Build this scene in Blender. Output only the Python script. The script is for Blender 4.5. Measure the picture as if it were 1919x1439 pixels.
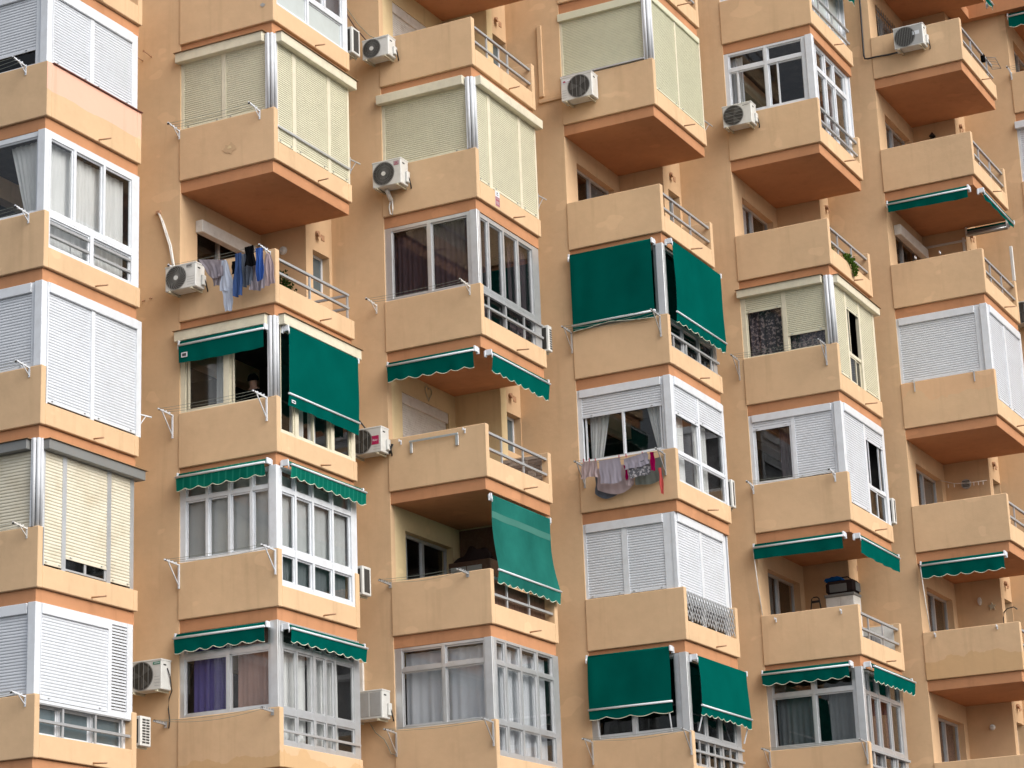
import bpy, bmesh, math, random
from mathutils import Vector, Matrix, noise
R = math.radians
scene = bpy.context.scene
for o in list(bpy.data.objects):
    bpy.data.objects.remove(o)
COLL = scene.collection

# ------------------------------------------------------------------ camera
GZ = 20.5                                  # the street lies 20.5 m below the datum of the facade
cam_d = bpy.data.cameras.new('camera')
cam_d.sensor_width = 36.0
cam_d.sensor_fit = 'HORIZONTAL'
cam_d.lens = 4405.87 / 1919 * 36.0
cam_d.clip_start = 0.5
cam_d.clip_end = 4000
cam = bpy.data.objects.new('camera', cam_d)
COLL.objects.link(cam)
yaw, pitch, roll = R(26.6232), R(16.4396), R(-2.2273)
fw = Vector((-math.sin(yaw) * math.cos(pitch), math.cos(yaw) * math.cos(pitch), math.sin(pitch)))
rt = Vector((math.cos(yaw), math.sin(yaw), 0))
up = rt.cross(fw)
rt2 = rt * math.cos(roll) + up * math.sin(roll)
up2 = up * math.cos(roll) - rt * math.sin(roll)
m = Matrix((rt2, up2, -fw)).transposed().to_4x4()
m.translation = Vector((23.60498, -33.68844, -18.9318 + GZ))
cam.matrix_world = m
scene.camera = cam

# ------------------------------------------------------------------ sky, sun, exposure
SUN_EL, SUN_AZ = 40.0, -14.0                 # azimuth measured from +X towards +Y
world = bpy.data.worlds.new('World')
scene.world = world
world.use_nodes = True
wn = world.node_tree
wn.nodes.clear()
sky = wn.nodes.new('ShaderNodeTexSky')
sky.sky_type = 'NISHITA'
sky.sun_disc = False
sky.sun_elevation = R(SUN_EL)
sky.sun_rotation = R(90 - SUN_AZ)
sky.air_density = 1.0
sky.dust_density = 4.0
sky.ozone_density = 1.0
hs = wn.nodes.new('ShaderNodeHueSaturation')
hs.inputs['Saturation'].default_value = 0.38
bg = wn.nodes.new('ShaderNodeBackground')
bg.inputs['Strength'].default_value = 0.15
wo = wn.nodes.new('ShaderNodeOutputWorld')
wn.links.new(sky.outputs[0], hs.inputs['Color'])
wn.links.new(hs.outputs[0], bg.inputs['Color'])
wn.links.new(bg.outputs[0], wo.inputs[0])

sun_d = bpy.data.lights.new('sun', 'SUN')
sun_d.energy = 1.15
sun_d.angle = R(50)
sun_d.color = (1.0, 0.97, 0.92)
sun = bpy.data.objects.new('sun', sun_d)
COLL.objects.link(sun)
sd = Vector((math.cos(R(SUN_EL)) * math.cos(R(SUN_AZ)), math.cos(R(SUN_EL)) * math.sin(R(SUN_AZ)), math.sin(R(SUN_EL))))
sun.rotation_euler = (-sd).to_track_quat('-Z', 'Y').to_euler()
sun.location = (30, -10, 50)

scene.view_settings.view_transform = 'Standard'
scene.view_settings.look = 'None'
scene.view_settings.exposure = 0.47
scene.view_settings.gamma = 1.0
scene.view_settings.use_curve_mapping = False
scene.render.engine = 'CYCLES'
scene.cycles.use_adaptive_sampling = True
scene.cycles.adaptive_threshold = 0.02
scene.cycles.use_denoising = True
scene.cycles.max_bounces = 7
scene.cycles.transparent_max_bounces = 16
scene.cycles.diffuse_bounces = 3

# ------------------------------------------------------------------ materials
MATS = {}
class NT:
    def __init__(s, name):
        s.m = bpy.data.materials.new(name)
        s.m.use_nodes = True
        s.t = s.m.node_tree
        s.t.nodes.clear()
        s.out = s.t.nodes.new('ShaderNodeOutputMaterial')
    def n(s, kind, **kw):
        nd = s.t.nodes.new('ShaderNode' + kind)
        for k, v in kw.items():
            if k in nd.inputs:
                nd.inputs[k].default_value = v
            else:
                setattr(nd, k, v)
        return nd
    def l(s, a, b):
        s.t.links.new(a, b)
    def noise(s, scale, detail=3.0, rough=0.55, vec=None, vscale=None):
        nd = s.n('TexNoise')
        nd.inputs['Scale'].default_value = scale
        nd.inputs['Detail'].default_value = detail
        nd.inputs['Roughness'].default_value = rough
        if vec is not None:
            if vscale:
                mp = s.n('Mapping')
                mp.inputs['Scale'].default_value = vscale
                s.l(vec, mp.inputs[0])
                vec = mp.outputs[0]
            s.l(vec, nd.inputs['Vector'])
        return nd.outputs['Fac']
    def ramp(s, fac, stops):
        nd = s.n('ValToRGB')
        e = nd.color_ramp.elements
        e[0].position, e[0].color = stops[0][0], (*stops[0][1], 1)
        e[1].position, e[1].color = stops[-1][0], (*stops[-1][1], 1)
        for p, c in stops[1:-1]:
            q = e.new(p)
            q.color = (*c, 1)
        s.l(fac, nd.inputs[0])
        return nd.outputs[0]
    def mix(s, fac, a, b, blend='MIX'):
        nd = s.n('Mix')
        nd.data_type = 'RGBA'
        nd.blend_type = blend
        for sock, v in ((nd.inputs[0], fac), (nd.inputs[6], a), (nd.inputs[7], b)):
            if hasattr(v, 'node'):
                s.l(v, sock)
            elif isinstance(v, (int, float)):
                sock.default_value = v
            else:
                sock.default_value = (*v, 1)
        return nd.outputs[2]
    def math(s, op, a, b=0.0, clamp=False):
        nd = s.n('Math')
        nd.operation = op
        nd.use_clamp = clamp
        for sock, v in ((nd.inputs[0], a), (nd.inputs[1], b)):
            if hasattr(v, 'node'):
                s.l(v, sock)
            else:
                sock.default_value = v
        return nd.outputs[0]

def grey(v):
    return (v, v, v)

def stucco(name, base, dark=0.90, streak=0.30, patch=None, pm=0.55):
    t = NT(name)
    pos = t.n('NewGeometry').outputs['Position']
    big = t.noise(0.9, 4, 0.6, pos)
    c = t.mix(t.ramp(big, [(0.35, grey(0)), (0.68, grey(1))]), tuple(x * dark for x in base), base)
    mid = t.noise(5.0, 3, 0.65, pos)
    c = t.mix(t.ramp(mid, [(0.3, grey(0.0)), (0.75, grey(0.30))]), c, tuple(min(1, x * 1.13) for x in base))
    if patch:                                   # a band of other paint: (colour, world z low, world z high, wobble)
        pc, zl, zh, wob = patch
        sx = t.n('SeparateXYZ')
        t.l(pos, sx.inputs[0])
        wz = t.math('ADD', sx.outputs[2], t.math('MULTIPLY', t.math('SUBTRACT', t.noise(1.7, 3, 0.5, pos), 0.5), wob))
        lo = t.math('GREATER_THAN', wz, zl)
        hi = t.math('LESS_THAN', wz, zh)
        if pm > .8:                             # only the wall that faces +X was painted over
            nx = t.n('SeparateXYZ')
            t.l(t.n('NewGeometry').outputs['Normal'], nx.inputs[0])
            hi = t.math('MULTIPLY', hi, t.math('GREATER_THAN', nx.outputs[0], 0.5))
        c = t.mix(t.math('MULTIPLY', t.math('MULTIPLY', lo, hi), pm), c, pc)
    # rain streaks and grime, stretched vertically
    st = t.noise(1.0, 3, 0.6, pos, (4.0, 4.0, 0.35))
    sm = t.ramp(st, [(0.56, grey(0)), (0.80, grey(1))])
    c = t.mix(t.math('MULTIPLY', sm, streak), c, (base[0] * 0.55, base[1] * 0.52, base[2] * 0.5))
    # a few pale repaired spots
    sp = t.noise(1.3, 2, 0.4, pos, (1, 1, 1.6))
    c = t.mix(t.ramp(sp, [(0.68, grey(0)), (0.70, grey(0.35))]), c, tuple(min(1, x * 1.22) for x in base))
    bs = t.n('BsdfPrincipled', Roughness=0.9)
    bs.inputs['Specular IOR Level'].default_value = 0.15
    t.l(c, bs.inputs['Base Color'])
    b1 = t.n('Bump', Strength=0.35, Distance=0.004)
    t.l(t.noise(70, 1, 0.6, pos), b1.inputs['Height'])
    b2 = t.n('Bump', Strength=0.25, Distance=0.025)
    t.l(t.noise(3.5, 2, 0.55, pos), b2.inputs['Height'])
    t.l(b1.outputs[0], b2.inputs['Normal'])
    t.l(b2.outputs[0], bs.inputs['Normal'])
    t.l(bs.outputs[0], t.out.inputs[0])
    return t.m

def paint(name, base, rough=0.4, metal=0.0, dirt=0.25, dirtc=(0.25, 0.2, 0.15), bump=0.0, scale=6.0, spec=0.5):
    t = NT(name)
    pos = t.n('NewGeometry').outputs['Position']
    d = t.noise(scale, 3, 0.65, pos)
    c = t.mix(t.math('MULTIPLY', t.ramp(d, [(0.45, grey(0)), (0.8, grey(1))]), dirt), base, dirtc)
    v = t.noise(1.5, 2, 0.5, pos)
    c = t.mix(t.ramp(v, [(0.3, grey(0.0)), (0.7, grey(0.25))]), c, tuple(x * 0.8 for x in base))
    bs = t.n('BsdfPrincipled', Roughness=rough, Metallic=metal)
    bs.inputs['Specular IOR Level'].default_value = spec
    t.l(c, bs.inputs['Base Color'])
    if bump:
        b = t.n('Bump', Strength=bump, Distance=0.006)
        t.l(t.noise(40, 3, 0.6, pos), b.inputs['Height'])
        t.l(b.outputs[0], bs.inputs['Normal'])
    t.l(bs.outputs[0], t.out.inputs[0])
    return t.m

def fabric(name, base, trans=0.25, dark=0.75, stripes=None, pattern=None, nscale=1.3):
    t = NT(name)
    pos = t.n('NewGeometry').outputs['Position']
    d = t.noise(nscale, 5, 0.6, pos)
    c = t.mix(t.ramp(d, [(0.3, grey(0)), (0.7, grey(1))]), tuple(x * dark for x in base), base)
    if stripes:                                  # fine woven stripes across the width
        sx = t.n('SeparateXYZ')
        t.l(pos, sx.inputs[0])
        w = t.math('SINE', t.math('MULTIPLY', t.math('ADD', sx.outputs[0], sx.outputs[1]), stripes[0]))
        c = t.mix(t.math('MULTIPLY', t.math('GREATER_THAN', w, 0.75), 0.5), c, stripes[1])
    if pattern:                                  # blotchy print
        p = t.noise(pattern[0], 2, 0.6, pos)
        c = t.mix(t.ramp(p, [(0.52, grey(0)), (0.58, grey(1))]), c, pattern[1])
    df = t.n('BsdfDiffuse', Roughness=0.5)
    tr = t.n('BsdfTranslucent')
    t.l(c, df.inputs[0])
    t.l(c, tr.inputs[0])
    b = t.n('Bump', Strength=0.12, Distance=0.01)
    t.l(t.noise(9, 4, 0.6, pos), b.inputs['Height'])
    t.l(b.outputs[0], df.inputs['Normal'])
    mx = t.n('MixShader')
    mx.inputs[0].default_value = trans
    t.l(df.outputs[0], mx.inputs[1])
    t.l(tr.outputs[0], mx.inputs[2])
    t.l(mx.outputs[0], t.out.inputs[0])
    return t.m

def glassm(name, tint=(0.98, 0.985, 0.985), rough=0.02, ior=1.5):
    t = NT(name)
    pos = t.n('NewGeometry').outputs['Position']
    tr = t.n('BsdfTransparent')
    tr.inputs[0].default_value = (*tint, 1)
    gl = t.n('BsdfGlossy', Roughness=rough)
    gl.inputs[0].default_value = (1, 1, 1, 1)
    lw = t.n('LayerWeight', Blend=0.5)
    fr = t.math('ADD', 0.024, t.math('MULTIPLY', t.math('POWER', lw.outputs['Facing'], 5.0), 0.96))
    b = t.n('Bump', Strength=0.02, Distance=0.02)
    t.l(t.noise(2.2, 1, 0.5, pos), b.inputs['Height'])
    t.l(b.outputs[0], gl.inputs['Normal'])
    mx = t.n('MixShader')
    t.l(fr, mx.inputs[0])
    t.l(tr.outputs[0], mx.inputs[1])
    t.l(gl.outputs[0], mx.inputs[2])
    t.l(mx.outputs[0], t.out.inputs[0])
    return t.m

TAN = (0.665, 0.458, 0.276)
M = MATS
M['stucco'] = stucco('tan_stucco', TAN)
M['stucco_cream'] = stucco('cream_stucco', (0.70, 0.55, 0.32), streak=0.3)
M['stucco_pink'] = stucco('stucco_pink_patch', TAN, patch=((0.82, 0.47, 0.36), -2.75 + GZ + 0.47 - 0.0, 99, 0.10), pm=0.9)
M['band'] = stucco('terracotta_paint', (0.52, 0.255, 0.13), dark=0.85, streak=0.35)
M['white'] = paint('white_lacquer', (0.70, 0.73, 0.77), 0.35, dirt=0.18)
M['offwhite'] = paint('aged_white_lacquer', (0.72, 0.70, 0.66), 0.45, dirt=0.35)
M['sh_white'] = paint('white_shutter_slats', (0.66, 0.69, 0.735), 0.4, dirt=0.10)
M['sh_cream'] = paint('cream_shutter_slats', (0.655, 0.63, 0.48), 0.45, dirt=0.12)
M['sh_green'] = paint('greenish_cream_shutter_slats', (0.655, 0.65, 0.49), 0.45, dirt=0.10)
M['sh_yellow'] = paint('yellowed_shutter_slats', (0.70, 0.655, 0.53), 0.5, dirt=0.32, dirtc=(0.36, 0.24, 0.08), scale=2.2)
M['cream'] = paint('cream_lacquer', (0.70, 0.65, 0.50), 0.45, dirt=0.25)
M['alu'] = paint('anodised_aluminium', (0.60, 0.61, 0.62), 0.32, metal=0.55, dirt=0.2)
M['alu_pale'] = paint('pale_matt_aluminium', (0.60, 0.62, 0.65), 0.55, metal=0.0, dirt=0.2)
M['alu_dull'] = paint('dull_grey_aluminium', (0.42, 0.43, 0.44), 0.45, metal=0.3, dirt=0.25)
M['grey_box'] = paint('grey_metal_box', (0.20, 0.205, 0.20), 0.5, dirt=0.4)
M['flash'] = paint('brown_flashing', (0.30, 0.17, 0.08), 0.7, dirt=0.5)
M['rust'] = paint('dark_red_sill', (0.16, 0.05, 0.04), 0.6, dirt=0.3)
M['glass'] = glassm('window_glass')
M['glass_dark'] = glassm('tinted_glass', (0.55, 0.58, 0.60))
M['glass_blue'] = paint('frosted_blue_glass', (0.10, 0.135, 0.15), 0.15, dirt=0.15)
M['frost'] = paint('frosted_white_glass', (0.52, 0.57, 0.56), 0.15, dirt=0.1)
M['green'] = fabric('green_awning_canvas', (0.001, 0.118, 0.096), 0.18, 0.80)
M['green_s'] = fabric('striped_green_canvas', (0.006, 0.165, 0.115), 0.18, 0.85, stripes=(42.0, (0.03, 0.26, 0.19)))
M['teal'] = fabric('faded_teal_canvas', (0.03, 0.235, 0.195), 0.3, 0.62, nscale=0.9)
M['teal_band'] = fabric('sun_bleached_canvas', (0.10, 0.30, 0.25), 0.3, 0.9)
M['trim'] = paint('awning_trim', (0.72, 0.72, 0.58), 0.8, dirt=0.1)
M['cur_white'] = fabric('white_sheer_curtain', (0.86, 0.87, 0.86), 0.3, 0.9)
M['cur_grey'] = fabric('pale_grey_blind', (0.60, 0.62, 0.62), 0.3, 0.9)
M['cur_lilac'] = fabric('pale_lilac_curtain', (0.74, 0.76, 0.80), 0.3, 0.9)
M['cur_dark'] = fabric('plum_brown_curtain', (0.075, 0.055, 0.065), 0.1, 0.8)
M['cur_purple'] = fabric('purple_curtain', (0.13, 0.11, 0.32), 0.2, 0.75)
M['cur_pink'] = fabric('dusty_pink_curtain', (0.48, 0.31, 0.26), 0.25, 0.85)
M['cur_floral'] = fabric('floral_curtain', (0.10, 0.085, 0.10), 0.15, 0.8, pattern=(16.0, (0.34, 0.27, 0.27)))
M['cur_slate'] = fabric('slate_curtain', (0.16, 0.18, 0.19), 0.2, 0.8)
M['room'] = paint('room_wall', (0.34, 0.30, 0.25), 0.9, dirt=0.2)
M['room_dark'] = paint('room_wall_with_shade', (0.05, 0.046, 0.046), 0.9, dirt=0.2)  # near-black walls: the gloom of unlit rooms is put into the colour
M['ac'] = paint('air_conditioner_enamel', (0.66, 0.66, 0.63), 0.4, dirt=0.25)
M['ac_grey'] = paint('grey_enamel', (0.40, 0.40, 0.39), 0.45, dirt=0.25)
M['ac_dark'] = paint('fan_cavity', (0.035, 0.033, 0.03), 0.7, dirt=0.1)
M['ac_grille'] = paint('fan_guard', (0.20, 0.20, 0.19), 0.5, dirt=0.1)
M['ac_blade'] = paint('fan_blade', (0.075, 0.075, 0.07), 0.6, dirt=0.1)
M['bracket'] = paint('bracket_steel', (0.50, 0.46, 0.34), 0.5, dirt=0.4, dirtc=(0.25, 0.12, 0.05))
M['magenta'] = paint('magenta_label', (0.42, 0.008, 0.09), 0.4, dirt=0.05)
M['red_label'] = paint('red_label', (0.36, 0.05, 0.09), 0.5, dirt=0.1)
M['green_label'] = paint('green_label', (0.01, 0.20, 0.12), 0.4, dirt=0.05)
M['pink_label'] = paint('pink_label', (0.40, 0.27, 0.30), 0.5, dirt=0.1)
M['black'] = paint('black_rubber', (0.016, 0.015, 0.017), 0.55, dirt=0.1)
M['ink'] = paint('printed_ink', (0.05, 0.05, 0.055), 0.6, dirt=0.0)
M['wire'] = paint('clothesline_cord', (0.22, 0.24, 0.20), 0.7, dirt=0.1)
M['spout'] = paint('spout_pipe', (0.46, 0.25, 0.14), 0.6, dirt=0.3)
M['leaf'] = fabric('leaf_green', (0.045, 0.085, 0.02), 0.3, 0.55, nscale=12)
M['leaf2'] = fabric('bright_leaf_green', (0.10, 0.19, 0.03), 0.35, 0.6, nscale=12)
M['pot'] = paint('terracotta_pot', (0.30, 0.12, 0.06), 0.8, dirt=0.2)
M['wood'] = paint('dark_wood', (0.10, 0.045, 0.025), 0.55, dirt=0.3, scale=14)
M['stone_a'] = paint('stone_tile_light', (0.36, 0.30, 0.25), 0.8, bump=0.6)
M['stone_b'] = paint('stone_tile_dark', (0.20, 0.15, 0.12), 0.8, bump=0.6)
M['c_mauve'] = fabric('mauve_grey_cloth', (0.38, 0.35, 0.40), 0.2, 0.8)
M['c_paleblue'] = fabric('pale_blue_cloth', (0.56, 0.63, 0.76), 0.25, 0.9)
M['c_navy'] = fabric('navy_denim', (0.06, 0.11, 0.27), 0.1, 0.7)
M['c_slate'] = fabric('slate_cloth', (0.17, 0.20, 0.26), 0.15, 0.75)
M['c_black'] = fabric('black_cloth', (0.008, 0.008, 0.009), 0.05, 0.8)
M['c_blue'] = fabric('bright_blue_cloth', (0.06, 0.15, 0.50), 0.2, 0.75)
M['c_lilac'] = fabric('lilac_towel', (0.46, 0.43, 0.51), 0.2, 0.85)
M['c_pinkish'] = fabric('pale_pink_cloth', (0.56, 0.46, 0.48), 0.25, 0.85)
M['c_floral'] = fabric('grey_floral_cloth', (0.16, 0.16, 0.18), 0.1, 0.9, pattern=(22.0, (0.55, 0.53, 0.56)))
M['c_magenta'] = fabric('magenta_cloth', (0.42, 0.005, 0.10), 0.2, 0.8)
M['c_coral'] = fabric('coral_cloth', (0.70, 0.13, 0.12), 0.25, 0.85)
M['c_olive'] = fabric('grey_green_cloth', (0.20, 0.22, 0.20), 0.15, 0.8)
M['bagblue'] = fabric('blue_bag', (0.01, 0.12, 0.40), 0.1, 0.8)
M['bagdark'] = fabric('dark_brown_bag', (0.045, 0.03, 0.03), 0.05, 0.7)
M['mesh_grey'] = fabric('grey_mesh', (0.22, 0.22, 0.22), 0.1, 0.8)
M['skin'] = paint('skin', (0.42, 0.24, 0.17), 0.6, dirt=0.0)
M['ground'] = paint('asphalt', (0.05, 0.049, 0.047), 0.9, dirt=0.05, bump=0.4)
M['paving'] = paint('paving', (0.07, 0.07, 0.07), 0.9, dirt=0.05, bump=0.3)

# ------------------------------------------------------------------ mesh helpers
class MB:
    def __init__(s):
        s.v, s.f, s.sm = [], [], []
    def poly(s, pts, smooth=False):
        b = len(s.v)
        s.v += [tuple(p) for p in pts]
        s.f.append(tuple(range(b, b + len(pts))))
        s.sm.append(smooth)
        return s
    def box(s, x0, x1, y0, y1, z0, z1):
        x0, x1 = sorted((x0, x1)); y0, y1 = sorted((y0, y1)); z0, z1 = sorted((z0, z1))
        b = len(s.v)
        s.v += [(x, y, z) for z in (z0, z1) for y in (y0, y1) for x in (x0, x1)]
        for q in ((0, 2, 3, 1), (4, 5, 7, 6), (0, 1, 5, 4), (2, 6, 7, 3), (0, 4, 6, 2), (1, 3, 7, 5)):
            s.f.append(tuple(b + i for i in q)); s.sm.append(False)
        return s
    def cbox(s, x0, x1, y0, y1, z0, z1, c=0.008):
        x0, x1 = sorted((x0, x1)); y0, y1 = sorted((y0, y1)); z0, z1 = sorted((z0, z1))
        c = min(c, (x1 - x0) * .4, (y1 - y0) * .4, (z1 - z0) * .4)
        b = len(s.v); idx = {}
        X, Y, Z = (x0, x1), (y0, y1), (z0, z1)
        for i in (0, 1):
            for j in (0, 1):
                for k in (0, 1):
                    a = (1 if i == 0 else -1) * c; d = (1 if j == 0 else -1) * c; e = (1 if k == 0 else -1) * c
                    for ax, p in ((0, (X[i], Y[j] + d, Z[k] + e)), (1, (X[i] + a, Y[j], Z[k] + e)), (2, (X[i] + a, Y[j] + d, Z[k]))):
                        idx[(i, j, k, ax)] = len(s.v); s.v.append(p)
        def add(*q):
            s.f.append(tuple(idx[t] for t in q)); s.sm.append(False)
        for i in (0, 1):
            add((i, 0, 0, 0), (i, 1, 0, 0), (i, 1, 1, 0), (i, 0, 1, 0))
            add((0, i, 0, 1), (1, i, 0, 1), (1, i, 1, 1), (0, i, 1, 1))
            add((0, 0, i, 2), (1, 0, i, 2), (1, 1, i, 2), (0, 1, i, 2))
            for j in (0, 1):
                add((i, j, 0, 0), (i, j, 1, 0), (i, j, 1, 1), (i, j, 0, 1))
                add((i, 0, j, 0), (i, 1, j, 0), (i, 1, j, 2), (i, 0, j, 2))
                add((0, i, j, 1), (1, i, j, 1), (1, i, j, 2), (0, i, j, 2))
                for k in (0, 1):
                    add((i, j, k, 0), (i, j, k, 1), (i, j, k, 2))
        return s
    def bar(s, a, b_, w, h=None):
        """square bar between two points"""
        a, b_ = Vector(a), Vector(b_); h = h or w
        d = (b_ - a).normalized()
        u = Vector((0, 0, 1)) if abs(d.z) < 0.9 else Vector((1, 0, 0))
        r = d.cross(u).normalized(); u = r.cross(d)
        P = []
        for e in (a, b_):
            for i, j in ((-1, -1), (1, -1), (1, 1), (-1, 1)):
                P.append(e + r * (i * w / 2) + u * (j * h / 2))
        b = len(s.v); s.v += [tuple(p) for p in P]
        for q in ((3, 2, 1, 0), (4, 5, 6, 7), (0, 1, 5, 4), (1, 2, 6, 5), (2, 3, 7, 6), (3, 0, 4, 7)):
            s.f.append(tuple(b + i for i in q)); s.sm.append(False)
        return s
    def tube(s, pts, r, n=8, cap=True):
        pts = [Vector(p) for p in pts]
        rs = r if isinstance(r, (list, tuple)) else [r] * len(pts)
        b = len(s.v)
        for i, p in enumerate(pts):
            d = (pts[min(i + 1, len(pts) - 1)] - pts[max(i - 1, 0)]).normalized()
            u = Vector((0, 0, 1)) if abs(d.z) < 0.95 else Vector((1, 0, 0))
            x = d.cross(u).normalized(); y = x.cross(d)
            for k in range(n):
                a = 2 * math.pi * k / n
                s.v.append(tuple(p + (x * math.cos(a) + y * math.sin(a)) * rs[i]))
        for i in range(len(pts) - 1):
            for k in range(n):
                s.f.append((b + i * n + k, b + i * n + (k + 1) % n, b + (i + 1) * n + (k + 1) % n, b + (i + 1) * n + k)); s.sm.append(True)
        if cap:
            s.f.append(tuple(b + k for k in range(n))); s.sm.append(False)
            s.f.append(tuple(b + (len(pts) - 1) * n + k for k in range(n))); s.sm.append(False)
        return s
    def grid(s, fn, nu, nv, smooth=True):
        b = len(s.v)
        for j in range(nv + 1):
            for i in range(nu + 1):
                s.v.append(tuple(fn(i / nu, j / nv)))
        for j in range(nv):
            for i in range(nu):
                p = b + j * (nu + 1) + i
                s.f.append((p, p + 1, p + nu + 2, p + nu + 1)); s.sm.append(smooth)
        return s
    def disc(s, c, r, axis, n=24, r0=0.0, off=0.0):
        """disc or ring facing along axis ('x' or 'y')"""
        def pt(rad, a):
            ca, sa = math.cos(a) * rad, math.sin(a) * rad
            return (c[0] + off, c[1] + ca, c[2] + sa) if axis == 'x' else (c[0] + ca, c[1] + off, c[2] + sa)
        if r0 <= 0:
            s.poly([pt(r, 2 * math.pi * k / n) for k in range(n)])
        else:
            for k in range(n):
                a, b = 2 * math.pi * k / n, 2 * math.pi * (k + 1) / n
                s.poly([pt(r0, a), pt(r, a), pt(r, b), pt(r0, b)])
        return s
    def mesh(s, name, mat, base=(0, 0, 0), recalc=True):
        me = bpy.data.meshes.new(name)
        me.from_pydata([(x - base[0], y - base[1], z - base[2]) for x, y, z in s.v], [], s.f)
        me.polygons.foreach_set('use_smooth', s.sm)
        if recalc:
            bm = bmesh.new(); bm.from_mesh(me)
            bmesh.ops.recalc_face_normals(bm, faces=bm.faces)
            bm.to_mesh(me); bm.free()
        me.materials.append(M[mat])
        return me

class Th:
    """a top-level thing: an Empty that parents its parts; coordinates of parts are bay coordinates"""
    def __init__(s, name, label, cat, O=(0, 0, 0), base=(0, 0, 0), group=None, obj=None):
        s.O, s.b = Vector(O), base
        s.o = obj or bpy.data.objects.new(name, None)
        if not obj:
            COLL.objects.link(s.o)
            s.o.empty_display_size = 0.2
            s.o.location = s.O + Vector(base)
        s.o['label'] = label; s.o['category'] = cat
        if group: s.o['group'] = group
    def part(s, mb, name, mat, parent=None, label=None, kind=None):
        me = mb if isinstance(mb, bpy.types.Mesh) else mb.mesh(name, mat, s.b)
        o = bpy.data.objects.new(name, me)
        COLL.objects.link(o)
        o.parent = parent or s.o
        if label: o['label'] = label
        if kind: o['kind'] = kind
        return o

def solid(mb, name, mat, label, cat, O=(0, 0, 0), base=(0, 0, 0), group=None):
    o = bpy.data.objects.new(name, mb.mesh(name, mat, base))
    COLL.objects.link(o)
    o.location = Vector(O) + Vector(base)
    o['label'] = label; o['category'] = cat
    if group: o['group'] = group
    return o

TEXT_CACHE = {}
def text_mesh(body, size, mat):
    cu = bpy.data.curves.new('lettering', 'FONT')
    cu.body = body; cu.size = size; cu.align_x = 'CENTER'; cu.align_y = 'CENTER'; cu.extrude = 0.001
    cu.resolution_u = 3
    ob = bpy.data.objects.new('lettering', cu)
    COLL.objects.link(ob)
    bpy.context.view_layer.update()
    me = bpy.data.meshes.new_from_object(ob.evaluated_get(bpy.context.evaluated_depsgraph_get()))
    bpy.data.objects.remove(ob); bpy.data.curves.remove(cu)
    me.materials.clear(); me.materials.append(M[mat])
    return me

# ------------------------------------------------------------------ dimensions (metres)
H, LA, LB, HP, HB = 2.75, 2.09, 2.72, 1.01, 0.24
CE = H - HB                                   # soffit above a balcony, from its parapet bottom
SX = 1.03                                     # the back wall of a recess is this wide
ORG = {1: (-2.1996, -3.7760, -2.7582), 2: (0, 0, 0), 3: (2.2137, 3.6794, -0.0134), 4: (4.4920, 7.2780, 2.6970),
       5: (6.7077, 10.9676, 2.6698), 6: (9.0647, 14.2851, 5.2854), 7: (11.3147, 17.8851, 5.2354)}
ORG[0] = (-4.40, -7.50, -2.7582)
ORG[8] = (13.56, 21.5, 5.18)
FR = {1: (-1, 5), 2: (-1, 6), 3: (-1, 6), 4: (-1, 7), 5: (-1, 7), 6: (0, 8), 7: (0, 8)}
def OB(c, f):
    x, y, z = ORG[c]
    return Vector((x, y, z + GZ - H * f))
WTOP = 31.0
rnd = random.Random(7)

# ------------------------------------------------------------------ ground
g = MB().box(-2500, 2500, -2500, 2500, -1, 0)
go = bpy.data.objects.new('ground', g.mesh('ground', 'ground')); COLL.objects.link(go); go['kind'] = 'structure'
g = MB()
g.poly([(-60, -40, .13), (80, -40, .13), (80, 60, .13), (-60, 60, .13)])
A_, B_ = Vector((-14, -22.4)), Vector((22, 37))
dn = Vector((0.858, -0.513)) * 6.0
pts = [A_ - dn * 3, A_ + dn, B_ + dn, B_ - dn * 3]
g = MB()
top = [(p.x, p.y, .13) for p in pts]; bot = [(p.x, p.y, .002) for p in pts]
g.poly(top); g.poly(bot)
for i in range(4):
    g.poly([top[i], top[(i + 1) % 4], bot[(i + 1) % 4], bot[i]])
po = bpy.data.objects.new('pavement', g.mesh('pavement', 'paving')); COLL.objects.link(po); po['kind'] = 'structure'

# ------------------------------------------------------------------ the apartment block
BLD = Th('apartment_building', 'tan rendered apartment block with stacked projecting balconies and terracotta bands', 'building')
MC = {}
def bpart(mb, name, mat, O, parent=None, key=None, label=None):
    if key and key in MC:
        me = MC[key]
    else:
        me = mb().mesh(name, mat)
        if key: MC[key] = me
    o = bpy.data.objects.new(name, me); COLL.objects.link(o)
    if parent is not None:
        o.parent = parent
    else:
        o.parent = BLD.o; o.location = O
    if label: o['label'] = label
    return o

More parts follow.
